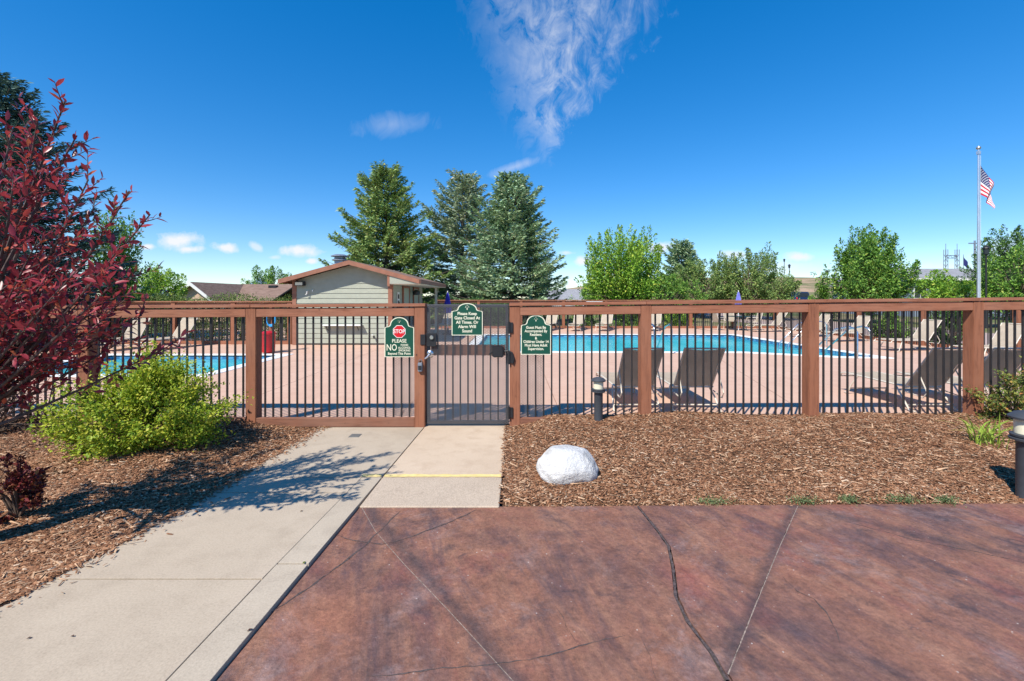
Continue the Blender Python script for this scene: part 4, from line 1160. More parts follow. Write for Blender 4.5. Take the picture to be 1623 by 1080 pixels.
# roof: two planes with thickness, rake fascia, soffit, eave fascia
roof = None
for sgn, xe in ((-1, EX0), (1, EX1)):
    m = MB(); z_e = 2.185
    m.hexa([(xe, Ya - OH, z_e), (pk, Ya - OH, RZ), (pk, Yb + .3, RZ), (xe, Yb + .3, z_e), (xe, Ya - OH, z_e + .055), (pk, Ya - OH, RZ + .055), (pk, Yb + .3, RZ + .055), (xe, Yb + .3, z_e + .055)])
    ro = m.build('roof', 'shingle_brown', ph)
    m = MB(); m.hexa([(xe, Ya - OH - .03, z_e - .10), (pk, Ya - OH - .03, RZ - .10), (pk, Ya - OH - .002, RZ - .10), (xe, Ya - OH - .002, z_e - .10), (xe, Ya - OH - .03, z_e + .045), (pk, Ya - OH - .03, RZ + .045), (pk, Ya - OH - .002, RZ + .045), (xe, Ya - OH - .002, z_e + .045)])
    m.build('rake_fascia', 'brown_trim', ro)
    m = MB(); m.box(min(xe, xe + sgn * .03), max(xe, xe + sgn * .03), Ya - OH, Yb + .3, z_e - .09, z_e + .05); m.build('eave_fascia', 'brown_trim', ro)
# cream ceiling over the side walk and the small siding triangle at its front end
MB().box(X1 + .04, EX1 - .002, Ya - OH + .01, Yb + .28, 2.075, 2.09).build('soffit', 'soffit_cream', ph)
MB().add([(X1 + .04, Ya - OH + .004, 2.09), (EX1 - .02, Ya - OH + .004, 2.09), (EX1 - .02, Ya - OH + .004, 2.13), (X1 + .04, Ya - OH + .004, rz(X1) - .04)], [(0, 1, 2, 3)]).build('end_panel', 'siding_sage', ph)
MB().box(X1 - .04, X1 + .04, Ya - OH + .004, Ya - .046, 2.0, 2.40).build('beam_end', 'brown_trim', ph)
# doors on the side wall
for (ya_, yb_) in ((17.1, 18.0), (18.9, 19.8)):
    d_ = MB().box(X1 + .026, X1 + .055, ya_, yb_, .03, 1.98).build('door', 'door_sage', ph)
    fr = MB(); fr.box(X1 + .026, X1 + .075, ya_ - .09, ya_ - .001, 0, 2.06); fr.box(X1 + .026, X1 + .075, yb_ + .001, yb_ + .09, 0, 2.06); fr.box(X1 + .026, X1 + .075, ya_ - .001, yb_ + .001, 1.981, 2.06)
    fr.build('door_frame', 'brown_trim', d_)
    MB().lathe((X1 + .09, ya_ + .08, 1.0), [(.03, -.03), (.03, .03)], 12).build('door_knob', 'chrome', d_)
MB().box(X1 + .028, X1 + .04, 16.25, 16.55, 1.05, 1.82).build('notice_board', 'trim_white', ph)
for q in range(3): MB().box(X1 + .041, X1 + .045, 16.30, 16.50, 1.12 + .23 * q, 1.28 + .23 * q).build('notice_sheet', 'black_plastic', ph)
MB().lathe((X1 + .14, 16.05, .95), [(.06, 0), (.07, .15), (.07, .42), (.03, .5)], 14).build('extinguisher', 'black_plastic', ph, smooth=True)
MB().lathe((X1 + .25, 18.45, 1.72), [(.05, 0), (.14, .02), (.16, .14), (.05, .22)], 14).build('hanging_basket', 'dark_hardware', ph, smooth=True)
MB().box(X1 + .58, X1 + .68, Yb + .0, Yb + .1, 0, 2.074).build('porch_post', 'soffit_cream', ph)
# lamp, hooks, shelf, tap on the front
lmp = MB().box(-7.36, -7.06, Ya - .22, Ya - .03, 2.02, 2.17).build('wall_lamp', 'dark_hardware', ph, bevel=.012)
MB().box(-7.33, -7.09, Ya - .232, Ya - .221, 2.04, 2.14).build('lamp_glass', 'lens_cream', lmp)
MB().tube([(-6.98, Ya - .03, 1.85), (-6.98, Ya - .12, 1.83), (-6.98, Ya - .12, 1.75), (-7.03, Ya - .11, 1.72)], .015, 8).build('hook', 'trim_white', ph)
MB().tube([(-6.80, Ya - .03, 1.90), (-6.80, Ya - .10, 1.88), (-6.80, Ya - .10, 1.84)], .015, 8).build('hook', 'trim_white', ph)
sf = MB().box(-6.45, -5.10, Ya - .24, Ya - .028, .66, .70).build('shelf', 'trim_white', ph, bevel=.004)
for x in (-6.30, -5.25): MB().tube([(x, Ya - .20, .655), (x, Ya - .03, .50)], .012, 6).build('bracket', 'dark_hardware', sf)
MB().tube([(-4.72, Ya - .03, .30), (-4.72, Ya - .11, .30), (-4.69, Ya - .13, .22)], .022, 8).build('tap', 'dark_hardware', ph)
MB().lathe((-4.76, Ya - .08, .33), [(.028, 0), (.028, .03)], 12).build('tap_wheel', 'trim_white', ph)
# roof flue
fx, fy = -7.15, 18.9; fz = rz(fx) - .05
fl = MB().box(fx - .17, fx + .17, fy - .17, fy + .17, fz, fz + 1.0).build('flue', 'steel_galv', ph, bevel=.01)
for q, w_ in ((.62, .27), (.84, .32), (1.0, .36)):
    MB().lathe((fx, fy, fz + q), [(w_ * .8, 0), (w_, .01), (w_, .04), (w_ * .55, .10)], 20).build('flue_cap', 'steel_galv', fl)

# ================================================================== distant buildings
def gable_house(name, label, x, y, w, dpt, wall_h, ridge_h, z0, wallm, roofm, trim, axis='x', over=.45, wins=(), gable_front=None):
    h = thing(name, label, 'house', (x, y, z0))
    MB().box(x - w / 2, x + w / 2, y - dpt / 2, y + dpt / 2, z0 - 1.5, z0 + wall_h).build('wall', wallm, h)
    if axis == 'x':
        for sg in (-1, 1):
            ye = y + sg * (dpt / 2 + over); ze = z0 + wall_h - .05
            m = MB(); m.hexa([(x - w / 2 - over, ye, ze), (x + w / 2 + over, ye, ze), (x + w / 2 + over, y, z0 + ridge_h), (x - w / 2 - over, y, z0 + ridge_h), (x - w / 2 - over, ye, ze + .12), (x + w / 2 + over, ye, ze + .12), (x + w / 2 + over, y, z0 + ridge_h + .12), (x - w / 2 - over, y, z0 + ridge_h + .12)])
            ro = m.build('roof', roofm, h)
            MB().box(x - w / 2 - over, x + w / 2 + over, min(ye, ye + sg * .04), max(ye, ye + sg * .04), ze - .12, ze + .13).build('fascia', trim, ro)
        for xs in (x - w / 2, x + w / 2): MB().add([(xs, y - dpt / 2, z0 + wall_h), (xs, y + dpt / 2, z0 + wall_h), (xs, y, z0 + ridge_h)], [(0, 1, 2)]).build('gable_wall', wallm, h)
    else:
        for sg in (-1, 1):
            xe = x + sg * (w / 2 + over); ze = z0 + wall_h - .05; yf_ = y - dpt / 2 - over; yb_ = y + dpt / 2 + over
            m = MB(); m.hexa([(xe, yf_, ze), (x, yf_, z0 + ridge_h), (x, yb_, z0 + ridge_h), (xe, yb_, ze), (xe, yf_, ze + .12), (x, yf_, z0 + ridge_h + .12), (x, yb_, z0 + ridge_h + .12), (xe, yb_, ze + .12)])
            ro = m.build('roof', roofm, h)
            m = MB(); m.hexa([(xe, yf_ - .05, ze - .14), (x, yf_ - .05, z0 + ridge_h - .14), (x, yf_ - .003, z0 + ridge_h - .14), (xe, yf_ - .003, ze - .14), (xe, yf_ - .05, ze + .11), (x, yf_ - .05, z0 + ridge_h + .11), (x, yf_ - .003, z0 + ridge_h + .11), (xe, yf_ - .003, ze + .11)])
            m.build('fascia', trim, ro)
        MB().add([(x - w / 2, y - dpt / 2 - .002, z0 + wall_h - .01), (x + w / 2, y - dpt / 2 - .002, z0 + wall_h - .01), (x, y - dpt / 2 - .002, z0 + ridge_h)], [(0, 1, 2)]).build('gable_wall', wallm, h)
    for (wx, wz, ww, wh) in wins:
        f_ = MB().box(x + wx - ww / 2 - .08, x + wx + ww / 2 + .08, y - dpt / 2 - .06, y - dpt / 2 - .004, z0 + wz - wh / 2 - .08, z0 + wz + wh / 2 + .08).build('window', trim, h)
        MB().box(x + wx - ww / 2, x + wx - .03, y - dpt / 2 - .075, y - dpt / 2 - .061, z0 + wz - wh / 2, z0 + wz + wh / 2).build('pane', 'window_dark', f_)
        MB().box(x + wx + .03, x + wx + ww / 2, y - dpt / 2 - .075, y - dpt / 2 - .061, z0 + wz - wh / 2, z0 + wz + wh / 2).build('pane', 'window_dark', f_)
    return h
# tan neighbour house left: a gable wing towards us and a long roof behind it
p = W(307, 450, 32)
hs = gable_house('neighbour_house', 'tan house with white rake boards and brown shingle roof beyond the hedge', p.x, 35.5, 4.6, 7.0, .55, 2.60, 0.0, 'tan_wall', 'shingle_brown', 'trim_white', 'y', .35)
m = MB(); xl, xr = p.x - .5, W(470, 450, 38).x
m.hexa([(xl, 33.2, 1.0), (xr, 33.2, 1.0), (xr, 38, 2.62), (xl, 38, 2.62), (xl, 33.2, 1.1), (xr, 33.2, 1.1), (xr, 38, 2.74), (xl, 38, 2.74)]); rf = m.build('long_roof', 'shingle_brown', hs)
m = MB(); m.hexa([(xl, 38, 2.62), (xr, 38, 2.62), (xr, 43, 1.0), (xl, 43, 1.0), (xl, 38, 2.74), (xr, 38, 2.74), (xr, 43, 1.1), (xl, 43, 1.1)]); m.build('long_roof', 'shingle_brown', hs)
MB().box(xl, xr - .3, 33.8, 42.5, -.06, 1.1).build('long_wall', 'tan_wall', hs)
for px_ in (349, 431):
    q = W(px_, 452, 37); MB().box(q.x - .3, q.x + .3, 37.0, 37.4, 2.35, 2.62).build('roof_vent', 'dark_hardware', rf)
p = W(1530, 450, 40)
hs = gable_house('grey_house', 'blue grey house with low white edged roof behind the flagpole', p.x, 44, 9.6, 8, 3.3, 4.35, -.05, 'blue_grey_wall', 'shingle_grey', 'trim_white', 'x', .5, ((-4.0, 2.15, 1.0, 1.0), (1.5, 2.1, 1.2, 1.0)))
hs2 = gable_house('grey_house', 'blue grey house wing with pale gable seen right of the green trees', W(1446, 440, 44).x, 47.6, 5.4, 7, 2.9, 4.4, -.05, 'blue_grey_wall', 'shingle_grey', 'trim_white', 'y', .5, ((.0, 1.9, 1.1, 1.1),))
gable_house('white_house', 'pale house with light grey roof between the spruce and the bright green tree', W(900, 465, 75).x, 78, 9, 8, 1.2, 3.0, -.05, 'light_wall', 'shingle_grey', 'trim_white', 'x', .4)
for i, (px_, d_, wl_, lab) in enumerate(((1282, 290, 'brick_wall', 'red brown house on the hillside, rightmost of the three'), (1262, 300, 'tan_wall', 'tan house in the middle of the three hillside houses'), (1250, 310, 'brick_wall', 'small brick house on the hillside left of the other two'))):
    x = (px_ - HX) / F * d_; z_ = bank(x, d_)
    gable_house('hill_house', lab, x, d_, 5.5, 8, 3.2, 4.6, z_ - .3, wl_, 'shingle_brown', 'trim_white', 'x', .4, ((-1.4, 1.9, 1.2, 1.2), (1.4, 1.9, 1.2, 1.2)))
# parked vehicles on the bank road
def car(label, x, y, z0, body):
    c = thing('parked_car', label, 'car', (x, y, z0))
    m = MB(); P = [(-.92, .35), (.92, .35), (.95, .75), (.90, 1.02), (.74, 1.62), (.60, 1.74), (-.60, 1.74), (-.74, 1.62), (-.90, 1.02), (-.95, .75)]
    m.plate([(x + a, z0 + b) for a, b in P], y, y + 4.4); m.build('body', body, c, bevel=.03)
    m = MB(); m.plate([(x + a, z0 + b) for a, b in ((-.74, 1.08), (.74, 1.08), (.62, 1.58), (-.62, 1.58))], y - .02, y + .001); m.build('rear_window', 'window_dark', c)
    for s in (-1, 1):
        MB().box(x + s * .80 - .08, x + s * .80 + .08, y - .03, y + .02, z0 + .82, z0 + 1.05).build('tail_light', 'sign_red', c)
        for yy_ in (.8, 3.5):
            MB().tube([(x + s * .70, y + yy_, z0 + .34), (x + s * .93, y + yy_, z0 + .34)], .34, 18).build('wheel', 'tyre', c)
    MB().box(x - .9, x + .9, y - .06, y + .1, z0 + .38, z0 + .60).build('bumper', 'black_plastic', c)
xc = (1273 - HX) / F * 58; car('dark blue sport utility car parked beyond the right fence', xc, 58, .62, 'car_blue')
MB_ = MB().prism([(xc - 3, 56), (xc + 4, 56), (xc + 4, 64), (xc - 3, 64)], -.3, .62); struct(MB_.build('parking_bank', 'road_pink'))

# ================================================================== flagpole, lamps, gantries
fp = thing('flagpole', 'tall silver flagpole with ball top and hanging striped flag', 'flagpole', (22.6, 22.0, -.06))
fpx = (1551 - HX) / F * 22.0; fp.location = (fpx, 22.0, -.06); ORG[fp] = Vector((fpx, 22.0, -.06))
MB().tube([(fpx, 22, -.06), (fpx, 22, 3), (fpx, 22, 8.80)], [.075, .066, .040], 14).build('pole', 'pole_alu', fp, smooth=True)
MB().lathe((fpx, 22, 8.86), [(.02, -.10), (.07, -.06), (.10, 0), (.07, .07), (.01, .10)], 18).build('ball', 'gold_ball', fp, smooth=True)
MB().box(fpx - .06, fpx + .06, 21.94, 22.06, 8.55, 8.70).build('truck', 'pole_alu', fp)
MB().tube([(fpx + .08, 21.98, 8.6), (fpx + .085, 21.98, 1.2)], .006, 6).build('halyard', 'trim_white', fp)
flag = thing('flag', 'red white and blue striped flag hanging limp from the pole', 'flag', (fpx + .1, 22, 6.2))
# cloth grid: u along the hoist (0 top), v along the fly; it falls and folds towards the ground
hoist = 1.42; nu, nv = 39, 40
def cloth(u, v_):
    top = 8.02 - hoist * u
    drop = 1.72 * v_ ** 1.18 * (1 - .40 * u)
    out = .70 * (1 - (1 - v_) ** 1.8) * (1 - .22 * u) - .18 * max(0, v_ - .75) * 2.2 * (1 - u * .5)
    fold = .13 * math.sin(9.5 * v_ + 2.6 * u) * v_ ** .6 + .05 * math.sin(19 * v_ + 5 * u) * v_
    return (fpx + .08 + out + .045 * math.sin(12 * v_ + 4 * u) * v_, 22 + fold, top - drop + .25 * u * v_)
grid = [[cloth(i / nu, j / nv) for j in range(nv + 1)] for i in range(nu + 1)]
def clothpart(name, mat, sel):
    vs = []; fs = []; idx = {}
    for i in range(nu):
        for j in range(nv):
            if sel(i, j):
                q = []
                for a, b in ((i, j), (i + 1, j), (i + 1, j + 1), (i, j + 1)):
                    if (a, b) not in idx: idx[(a, b)] = len(vs); vs.append(grid[a][b])
                    q.append(idx[(a, b)])
                fs.append(tuple(q))
    return MB().add(vs, fs).build(name, mat, flag, smooth=True)
canton = lambda i, j: i < 21 and j < 16
clothpart('red_stripes', 'flag_red', lambda i, j: (i // 3) % 2 == 0 and not canton(i, j))
clothpart('white_stripes', 'flag_white', lambda i, j: (i // 3) % 2 == 1 and not canton(i, j))
cn = clothpart('blue_canton', 'flag_blue', canton)
st = MB()
for a in range(1, 10):
    for b in range(1, 12):
        if (a + b) % 2 == 0:
            u, v_ = a * 2.1 / nu, b * 1.33 / nv; c = Vector(cloth(u, v_)); e1 = (Vector(cloth(u, v_ + .01)) - c).normalized(); e2 = (Vector(cloth(u - .01, v_)) - c).normalized(); n_ = e1.cross(e2).normalized()
            for sg in (1, -1):
                P = []
                for k_ in range(10):
                    r_ = .034 if k_ % 2 == 0 else .014; an = math.pi / 2 + k_ * math.pi / 5
                    P.append(c + e1 * r_ * math.cos(an) + e2 * r_ * math.sin(an) + n_ * .004 * sg)
                st.add(P, [tuple(range(10))])
st.build('stars', 'flag_white', flag)

def lamp(label, x, y, h):
    l_ = thing('street_lamp', label, 'street lamp', (x, y, -.06), 'black street lamps beyond the fence')
    MB().tube([(x, y, -.06), (x, y, .8), (x, y, h - .5)], [.09, .05, .04], 10).build('post', 'lamp_black', l_)
    MB().lathe((x, y, h - .5), [(.05, 0), (.11, .05), (.14, .34), (.13, .35)], 12).build('lantern', 'window_dark', l_)
    MB().lathe((x, y, h - .14), [(.19, 0), (.17, .05), (.06, .14), (.02, .20)], 12).build('hood', 'lamp_black', l_)
lamp('black street lamp just right of the flagpole', (1563 - HX) / F * 24.9, 24.9, 4.45)
lamp('small black street lamp left of the broad green tree', (1311 - HX) / F * 50, 50, 4.6)
lamp('black street lamp in front of the hillside houses', (1251 - HX) / F * 60, 60, 6.0)
lamp('thin street lamp left of the hillside houses', (1243 - HX) / F * 75, 75, 8.0)
def gantry(label, x0, x1, y, zt, beams):
    g = thing('power_gantry', label, 'power gantry', ((x0 + x1) / 2, y, 0))
    for x in (x0, x1):
        m = MB(); w_ = .45
        for sx in (-1, 1):
            for sy in (-1, 1): m.tube([(x + sx * w_ / 2, y + sy * w_ / 2, -.1), (x + sx * w_ / 2 * .8, y + sy * w_ / 2, zt)], .06, 5)
        z = 0; f_ = 1
        while z < zt - .9:
            m.tube([(x - f_ * w_ / 2, y - w_ / 2, z), (x + f_ * w_ / 2, y - w_ / 2, z + .9)], .035, 4); m.tube([(x + f_ * w_ / 2, y + w_ / 2, z), (x - f_ * w_ / 2, y + w_ / 2, z + .9)], .035, 4)
            z += .9; f_ = -f_
        m.build('lattice_column', 'steel_galv', g); MB().tube([(x, y, zt), (x, y, zt + 1.1)], .05, 6).build('spike', 'steel_galv', g)
    for zb in beams:
        m = MB()
        for dz in (0, .5): m.tube([(x0, y, zb + dz), (x1, y, zb + dz)], .07, 5)
        n = 5
        for i in range(n): a = x0 + (x1 - x0) * i / n; b = x0 + (x1 - x0) * (i + 1) / n; m.tube([(a, y, zb), (b, y, zb + .5)] if i % 2 else [(a, y, zb + .5), (b, y, zb)], .04, 4)
        m.build('cross_beam', 'steel_galv', g)
    return g
D = 85
gx = lambda px_: (px_ - HX) / F * D
g = gantry('tall grey lattice power gantry behind the grey house', gx(1499), gx(1517), D, 10.6, (9.0, 6.3))
gantry('smaller grey lattice gantry right of the broad green tree', gx(1434), gx(1451), D + 4, 7.6, (7.0, 5.2))
gantry('grey lattice gantry low behind the left end of the grey house', gx(1470), gx(1482), D + 6, 5.6, (4.9,))
pl = thing('utility_pole', 'grey utility pole with crossarm behind the flagpole', 'utility pole', ((1546 - HX) / F * 70, 70, 0)); x = (1545 - HX) / F * 70
MB().tube([(x, 70, -.1), (x, 70, 10.4)], .13, 8).build('pole', 'steel_galv', pl); MB().box(x - .9, x + .9, 69.9, 70.1, 9.9, 10.05).build('crossarm', 'steel_galv', pl)
f2 = thing('flag', 'tiny dark drooping flag beside the tall power gantry', 'flag', (gx(1521), 84, 6))
MB().tube([(gx(1518.5), 84, 0), (gx(1518.5), 84, 9.6)], .05, 6).build('pole', 'steel_galv', f2)
vs = []; fs = []
for i in range(9):
    for j in range(5):
        u, v_ = i / 8, j / 4; vs.append((gx(1519) + v_ * .65 + u * v_ * .25, 84 + .12 * math.sin(5 * v_ + 3 * u), 9.3 - 1.7 * u - v_ * 1.1))
for i in range(8):
    for j in range(4): k_ = i * 5 + j; fs.append((k_, k_ + 1, k_ + 6, k_ + 5))
MB().add(vs, fs).build('cloth', 'flag_blue', f2, smooth=True)

# ================================================================== vegetation
def unit(a): return a / np.maximum(1e-9, np.linalg.norm(a, axis=-1, keepdims=True))
def leaves(name, pos, dirs, nrm, L, Wd, mat, parent, fold=.25, kind=None, mid=.45):
    """one folded rhombic leaf per row: 4 vertices, 2 triangles"""
    d = unit(dirs); s = unit(np.cross(d, nrm)); n = np.cross(s, d)
    L = np.asarray(L)[:, None] * np.ones((len(pos), 1)); Wd = np.asarray(Wd)[:, None] * np.ones((len(pos), 1))
    tip = pos + d * L - n * L * .08; c = pos + d * L * mid
    a = c + s * Wd / 2 + n * Wd * fold; b = c - s * Wd / 2 + n * Wd * fold
    V_ = np.stack([pos, a, tip, b], 1).reshape(-1, 3); k_ = len(pos); base = (np.arange(k_) * 4)[:, None, None]
    T = np.array([[0, 1, 2], [0, 2, 3]])[None] + base
    return rawmesh(name, V_, T.reshape(-1, 3), mat, parent, kind)

def conifer(label, x, y, H, Rb, mat, seed, dens=1.0, taper=.85, z0=-.06, low=.04, airy=0.0, spr=(.16, .34), cat='tree', lean=0.0, fill=1.0):
    r = np.random.default_rng(seed)
    t_ = thing('spruce_tree', label, 'tree', (x, y, z0))
    MB().tube([(x, y, z0), (x + lean * .3, y, z0 + H * .4), (x + lean, y, z0 + H * .97)], [.02 * H + .05, .013 * H + .02, .012], 9).build('trunk', 'bark', t_)
    POS, DIR, NRM, LEN = [], [], [], []
    br = MB(); z = low * H; wi = 0; upv = np.array([0, 0, 1.0])
    while z < H * .985:
        t1 = z / H; rad = Rb * (1 - t1) ** taper * (1 - .30 * max(0, .16 - t1) / .16) + .08
        nb_ = max(4, int((4 + 5 * (1 - t1)) * dens))
        for b in range(nb_):
            if airy and r.uniform() < airy * .5: continue
            az = 2 * math.pi * (b + r.uniform(-.4, .4)) / nb_ + wi * 1.1
            bl = rad * r.uniform(.58, 1.16) * (1 + .10 * math.sin(3 * az + seed))
            up0 = (-.14 + .80 * t1) + r.normal(0, .08)
            base = np.array([x + lean * t1, y, z0 + z + r.uniform(-.12, .12)])
            h = np.array([math.cos(az), math.sin(az), 0.0]); side = np.array([-h[1], h[0], 0.0])
            cv = lambda s: base + h * (bl * s)[:, None] + upv * (bl * (up0 * s - .18 * s ** 2 + .26 * s ** 4))[:, None]
            if bl > .8:
                q = cv(np.array([0, .5, 1.0])); br.tube([tuple(p_) for p_ in q], [.012 * bl + .012, .008 * bl + .008, .004], 4, False)
            K = int((14 + 62 * bl) * (dens ** .5) * fill); s = r.uniform(.08 if t1 > .5 else .22, 1, K) ** .8
            tl = (.36 * bl * (1 - s) + .10) * r.uniform(.5, 1.15, K); sg = np.where(r.uniform(size=K) < .5, -1.0, 1.0); u = r.uniform(0, 1, K)
            td = h * .62 + side * sg[:, None] * .78 + upv * r.normal(-.02, .14, K)[:, None]
            p_ = cv(s) + td * (tl * u)[:, None] + r.normal(0, .03, (K, 3)); p_[:, 2] -= (tl * u) ** 2 * .25
            POS.append(p_); DIR.append(td + h * .3 + upv * .18 + r.normal(0, .30, (K, 3))); NRM.append(upv + h * .35 + r.normal(0, .5, (K, 3))); LEN.append(r.uniform(spr[0], spr[1], K))
        z += (.40 - .16 * t1) * H / 9.5 / max(.6, dens) ** .5 * r.uniform(.8, 1.2); wi += 1
    K = 26; q = r.uniform(0, 1, K); POS.append(np.stack([np.full(K, x + lean), np.full(K, y), z0 + H * (.92 + .08 * q)], 1)); DIR.append(r.normal(0, .55, (K, 3)) + upv * .9); NRM.append(r.normal(0, 1, (K, 3))); LEN.append(r.uniform(.14, .26, K))
    pos, dr, nr, LL = np.concatenate(POS), np.concatenate(DIR), np.concatenate(NRM), np.concatenate(LEN); WW = LL * r.uniform(.26, .42, len(LL))
    br.build('branches', 'bark', t_)
    leaves('crown', np.array(pos), np.array(dr), np.array(nr), np.array(LL), np.array(WW), mat, t_, .12)
    return len(pos)
def broadleaf(label, x, y, H, Rc, zb, mat, seed, nclump=90, per=150, leaf=.17, spread=.42, vert=1.0, spiky=0.0, z0=-.06, name='broadleaf_tree', hollow=.45, flat=1.0):
    r = np.random.default_rng(seed); t_ = thing(name, label, 'tree', (x, y, z0))
    MB().tube([(x, y, z0), (x + r.normal(0, .05), y, z0 + zb * .7), (x + r.normal(0, .12), y, z0 + (zb + H) / 2)], [.030 * H + .03, .024 * H, .012 * H], 9).build('trunk', 'bark', t_)
    br = MB(); zc_ = z0 + (zb + H) / 2; hz = (H - zb) / 2
    C = []
    while len(C) < nclump:
        q = r.normal(0, 1, 3); q /= np.linalg.norm(q); q *= (hollow + (1 - hollow) * r.uniform() ** .6)
        lump = 1 + .16 * math.sin(4 * math.atan2(q[1], q[0]) + seed) + .12 * math.sin(5 * q[2] + seed * 2)
        wz = 1.0 if q[2] < 0 else (1 - .35 * spiky * q[2])
        c = np.array([x + q[0] * Rc * lump * wz * .92, y + q[1] * Rc * lump * wz * .92, zc_ + q[2] * hz * .92])
        C.append(c)
    C = np.array(C); P, Dv, Nv, L_ = [], [], [], []
    cen = np.array([x, y, zc_ - hz * .6]); lit = np.array([-.38, -.54, .75])
    for i, c in enumerate(C):
        root = np.array([x, y, z0 + zb * .75 + (c[2] - z0 - zb) * .30])
        mdl = (root + c) / 2 + np.array([0, 0, .12 * np.linalg.norm(c - root)])
        br.tube([tuple(root), tuple(mdl), tuple(c)], [.010 * H, .006 * H, .004], 4, False)
        m_ = int(per * r.uniform(.7, 1.4)); sp = spread * r.uniform(.65, 1.25)
        axis = unit(c - cen) * .55 + np.array([0, 0, .35 + .6 * spiky]) + r.normal(0, .15, 3); axis /= np.linalg.norm(axis)
        al = sp * (1.0 + .9 * spiky) * vert; s_ = r.uniform(-1, 1, m_); q = r.normal(0, 1, (m_, 3)); q -= axis * (q @ axis)[:, None]
        q = unit(q) * (r.uniform(0, 1, (m_, 1)) ** .6) * (sp * .62 * np.sqrt(np.maximum(.02, 1 - np.abs(s_) ** 1.6)) * np.where(s_ > 0, 1 - .45 * spiky * s_, 1))[:, None]
        pp = c + axis * (s_ * al)[:, None] + q * np.array([1, 1, flat]); P.append(pp); out = unit(pp - cen); loc = unit(pp - c + 1e-6)
        Dv.append(out * .5 + loc * .4 + r.normal(0, .6, (m_, 3)) - np.array([0, 0, .15])); Nv.append(out * .6 + loc * .5 + np.array([0, 0, .7]) + r.normal(0, .5, (m_, 3)))
        L_.append(leaf * r.uniform(.6, 1.3, m_))
    P = np.concatenate(P); P[:, 2] = np.maximum(P[:, 2], z0 + .1); L_ = np.concatenate(L_)
    br.build('branches', 'bark', t_)
    leaves('crown', P, np.concatenate(Dv), np.concatenate(Nv), L_, L_ * r.uniform(.42, .62, len(L_)), mat, t_, .15)

def at(px_, d): return (px_ - HX) / F * d
def hgt(py_, d): return CZ + (HY - py_) / F * d + .06
conifer('tall dark green spruce directly behind the pool house', at(613, 29), 29, hgt(264, 29), 4.5, 'spruce_green', 21, 1.5, .68, spr=(.15, .32))
conifer('thin greyish spruce between the dark green and the blue green spruces', at(733, 34), 34, hgt(279, 34), 4.1, 'spruce_grey', 22, 1.35, .52, airy=.22, spr=(.16, .34), fill=1.0)
conifer('blue green spruce, rightmost of the three tall spruces', at(812, 28), 28, hgt(278, 28), 3.9, 'spruce_blue', 23, 1.55, .66, spr=(.15, .32))
conifer('dark blue spruce towering behind the red leaved tree', at(-4, 15), 15, hgt(118, 15), 3.7, 'spruce_dark', 24, 1.5, .74, spr=(.11, .24), fill=1.2)
conifer('small blue spruce with brown tips behind the bright green tree', at(1080, 43), 43, hgt(383, 43), 2.7, 'spruce_blue', 25, 1.1, .50, spr=(.2, .42))
broadleaf('bright green upright ash tree just right of the spruces', at(985, 32), 32, hgt(374, 32), 3.1, .5, 'ash_leaf', 31, 150, 190, .17, .66, 1.3, .7)
broadleaf('olive locust tree left of the violet umbrella', at(1112, 37), 37, hgt(412, 37), 3.0, .3, 'locust_leaf', 32, 110, 180, .15, .6)
broadleaf('feathery olive locust tree above the violet umbrella', at(1185, 36), 36, hgt(398, 36), 3.4, .3, 'locust_leaf', 33, 120, 180, .15, .62, 1.1, .5)
broadleaf('low olive tree at the left foot of the hillside', at(1226, 34), 34, hgt(428, 34), 1.75, .2, 'locust_leaf', 34, 70, 110, .14, .5)
broadleaf('low leafy tree between the bright green and the olive trees', at(1062, 31), 31, hgt(435, 31), 1.9, .2, 'green_leaf', 35, 70, 110, .14, .5)
broadleaf('broad green tree left of the grey house', at(1377, 30), 30, hgt(374, 30), 2.25, .4, 'green_leaf', 36, 150, 190, .16, .6, 1.2, .55)
broadleaf('small light green tree in front of the grey house', at(1497, 27), 27, hgt(428, 27), 1.25, .9, 'ash_leaf', 37, 46, 100, .13, .48, .6)
broadleaf('light green bush left of the flagpole', at(1533, 26), 26, hgt(437, 26), 1.0, .2, 'ash_leaf', 38, 40, 90, .12, .4)
broadleaf('dark green tree behind the lamp at the right edge', at(1607, 34), 34, hgt(362, 34), 2.9, .6, 'dark_green_leaf', 39, 110, 130, .17, .6, 1.1, .4)
broadleaf('lighter green tree in front of the dark one at the right edge', at(1612, 25), 25, hgt(388, 25), 1.9, .3, 'green_leaf', 40, 110, 130, .14, .5)
broadleaf('low green bush at the foot of the right edge trees', at(1583, 24), 26, hgt(440, 24), 1.2, .2, 'ash_leaf', 43, 50, 100, .12, .42)
broadleaf('round bright green tree beside the tan house', at(246, 27), 27, hgt(419, 27), 1.55, .3, 'ash_leaf', 41, 90, 130, .14, .5)
broadleaf('dark green tree rising behind the tan house roof', at(427, 55), 55, hgt(424, 55), 2.9, .5, 'green_leaf', 42, 70, 110, .22, .7)
broadleaf('green tree between the blue spruce and the red leaved tree', at(176, 19), 19, hgt(335, 19), 1.15, .8, 'green_leaf', 44, 70, 110, .12, .42, 1.4, .6)
broadleaf('low tree at the left foot of the broad green tree', at(1314, 33), 33, hgt(447, 33), 1.1, .2, 'green_leaf', 45, 50, 100, .13, .42)
broadleaf('small green tree beside the far pale house', at(935, 48), 48, hgt(448, 48), 2.0, .2, 'green_leaf', 46, 50, 90, .18, .55)

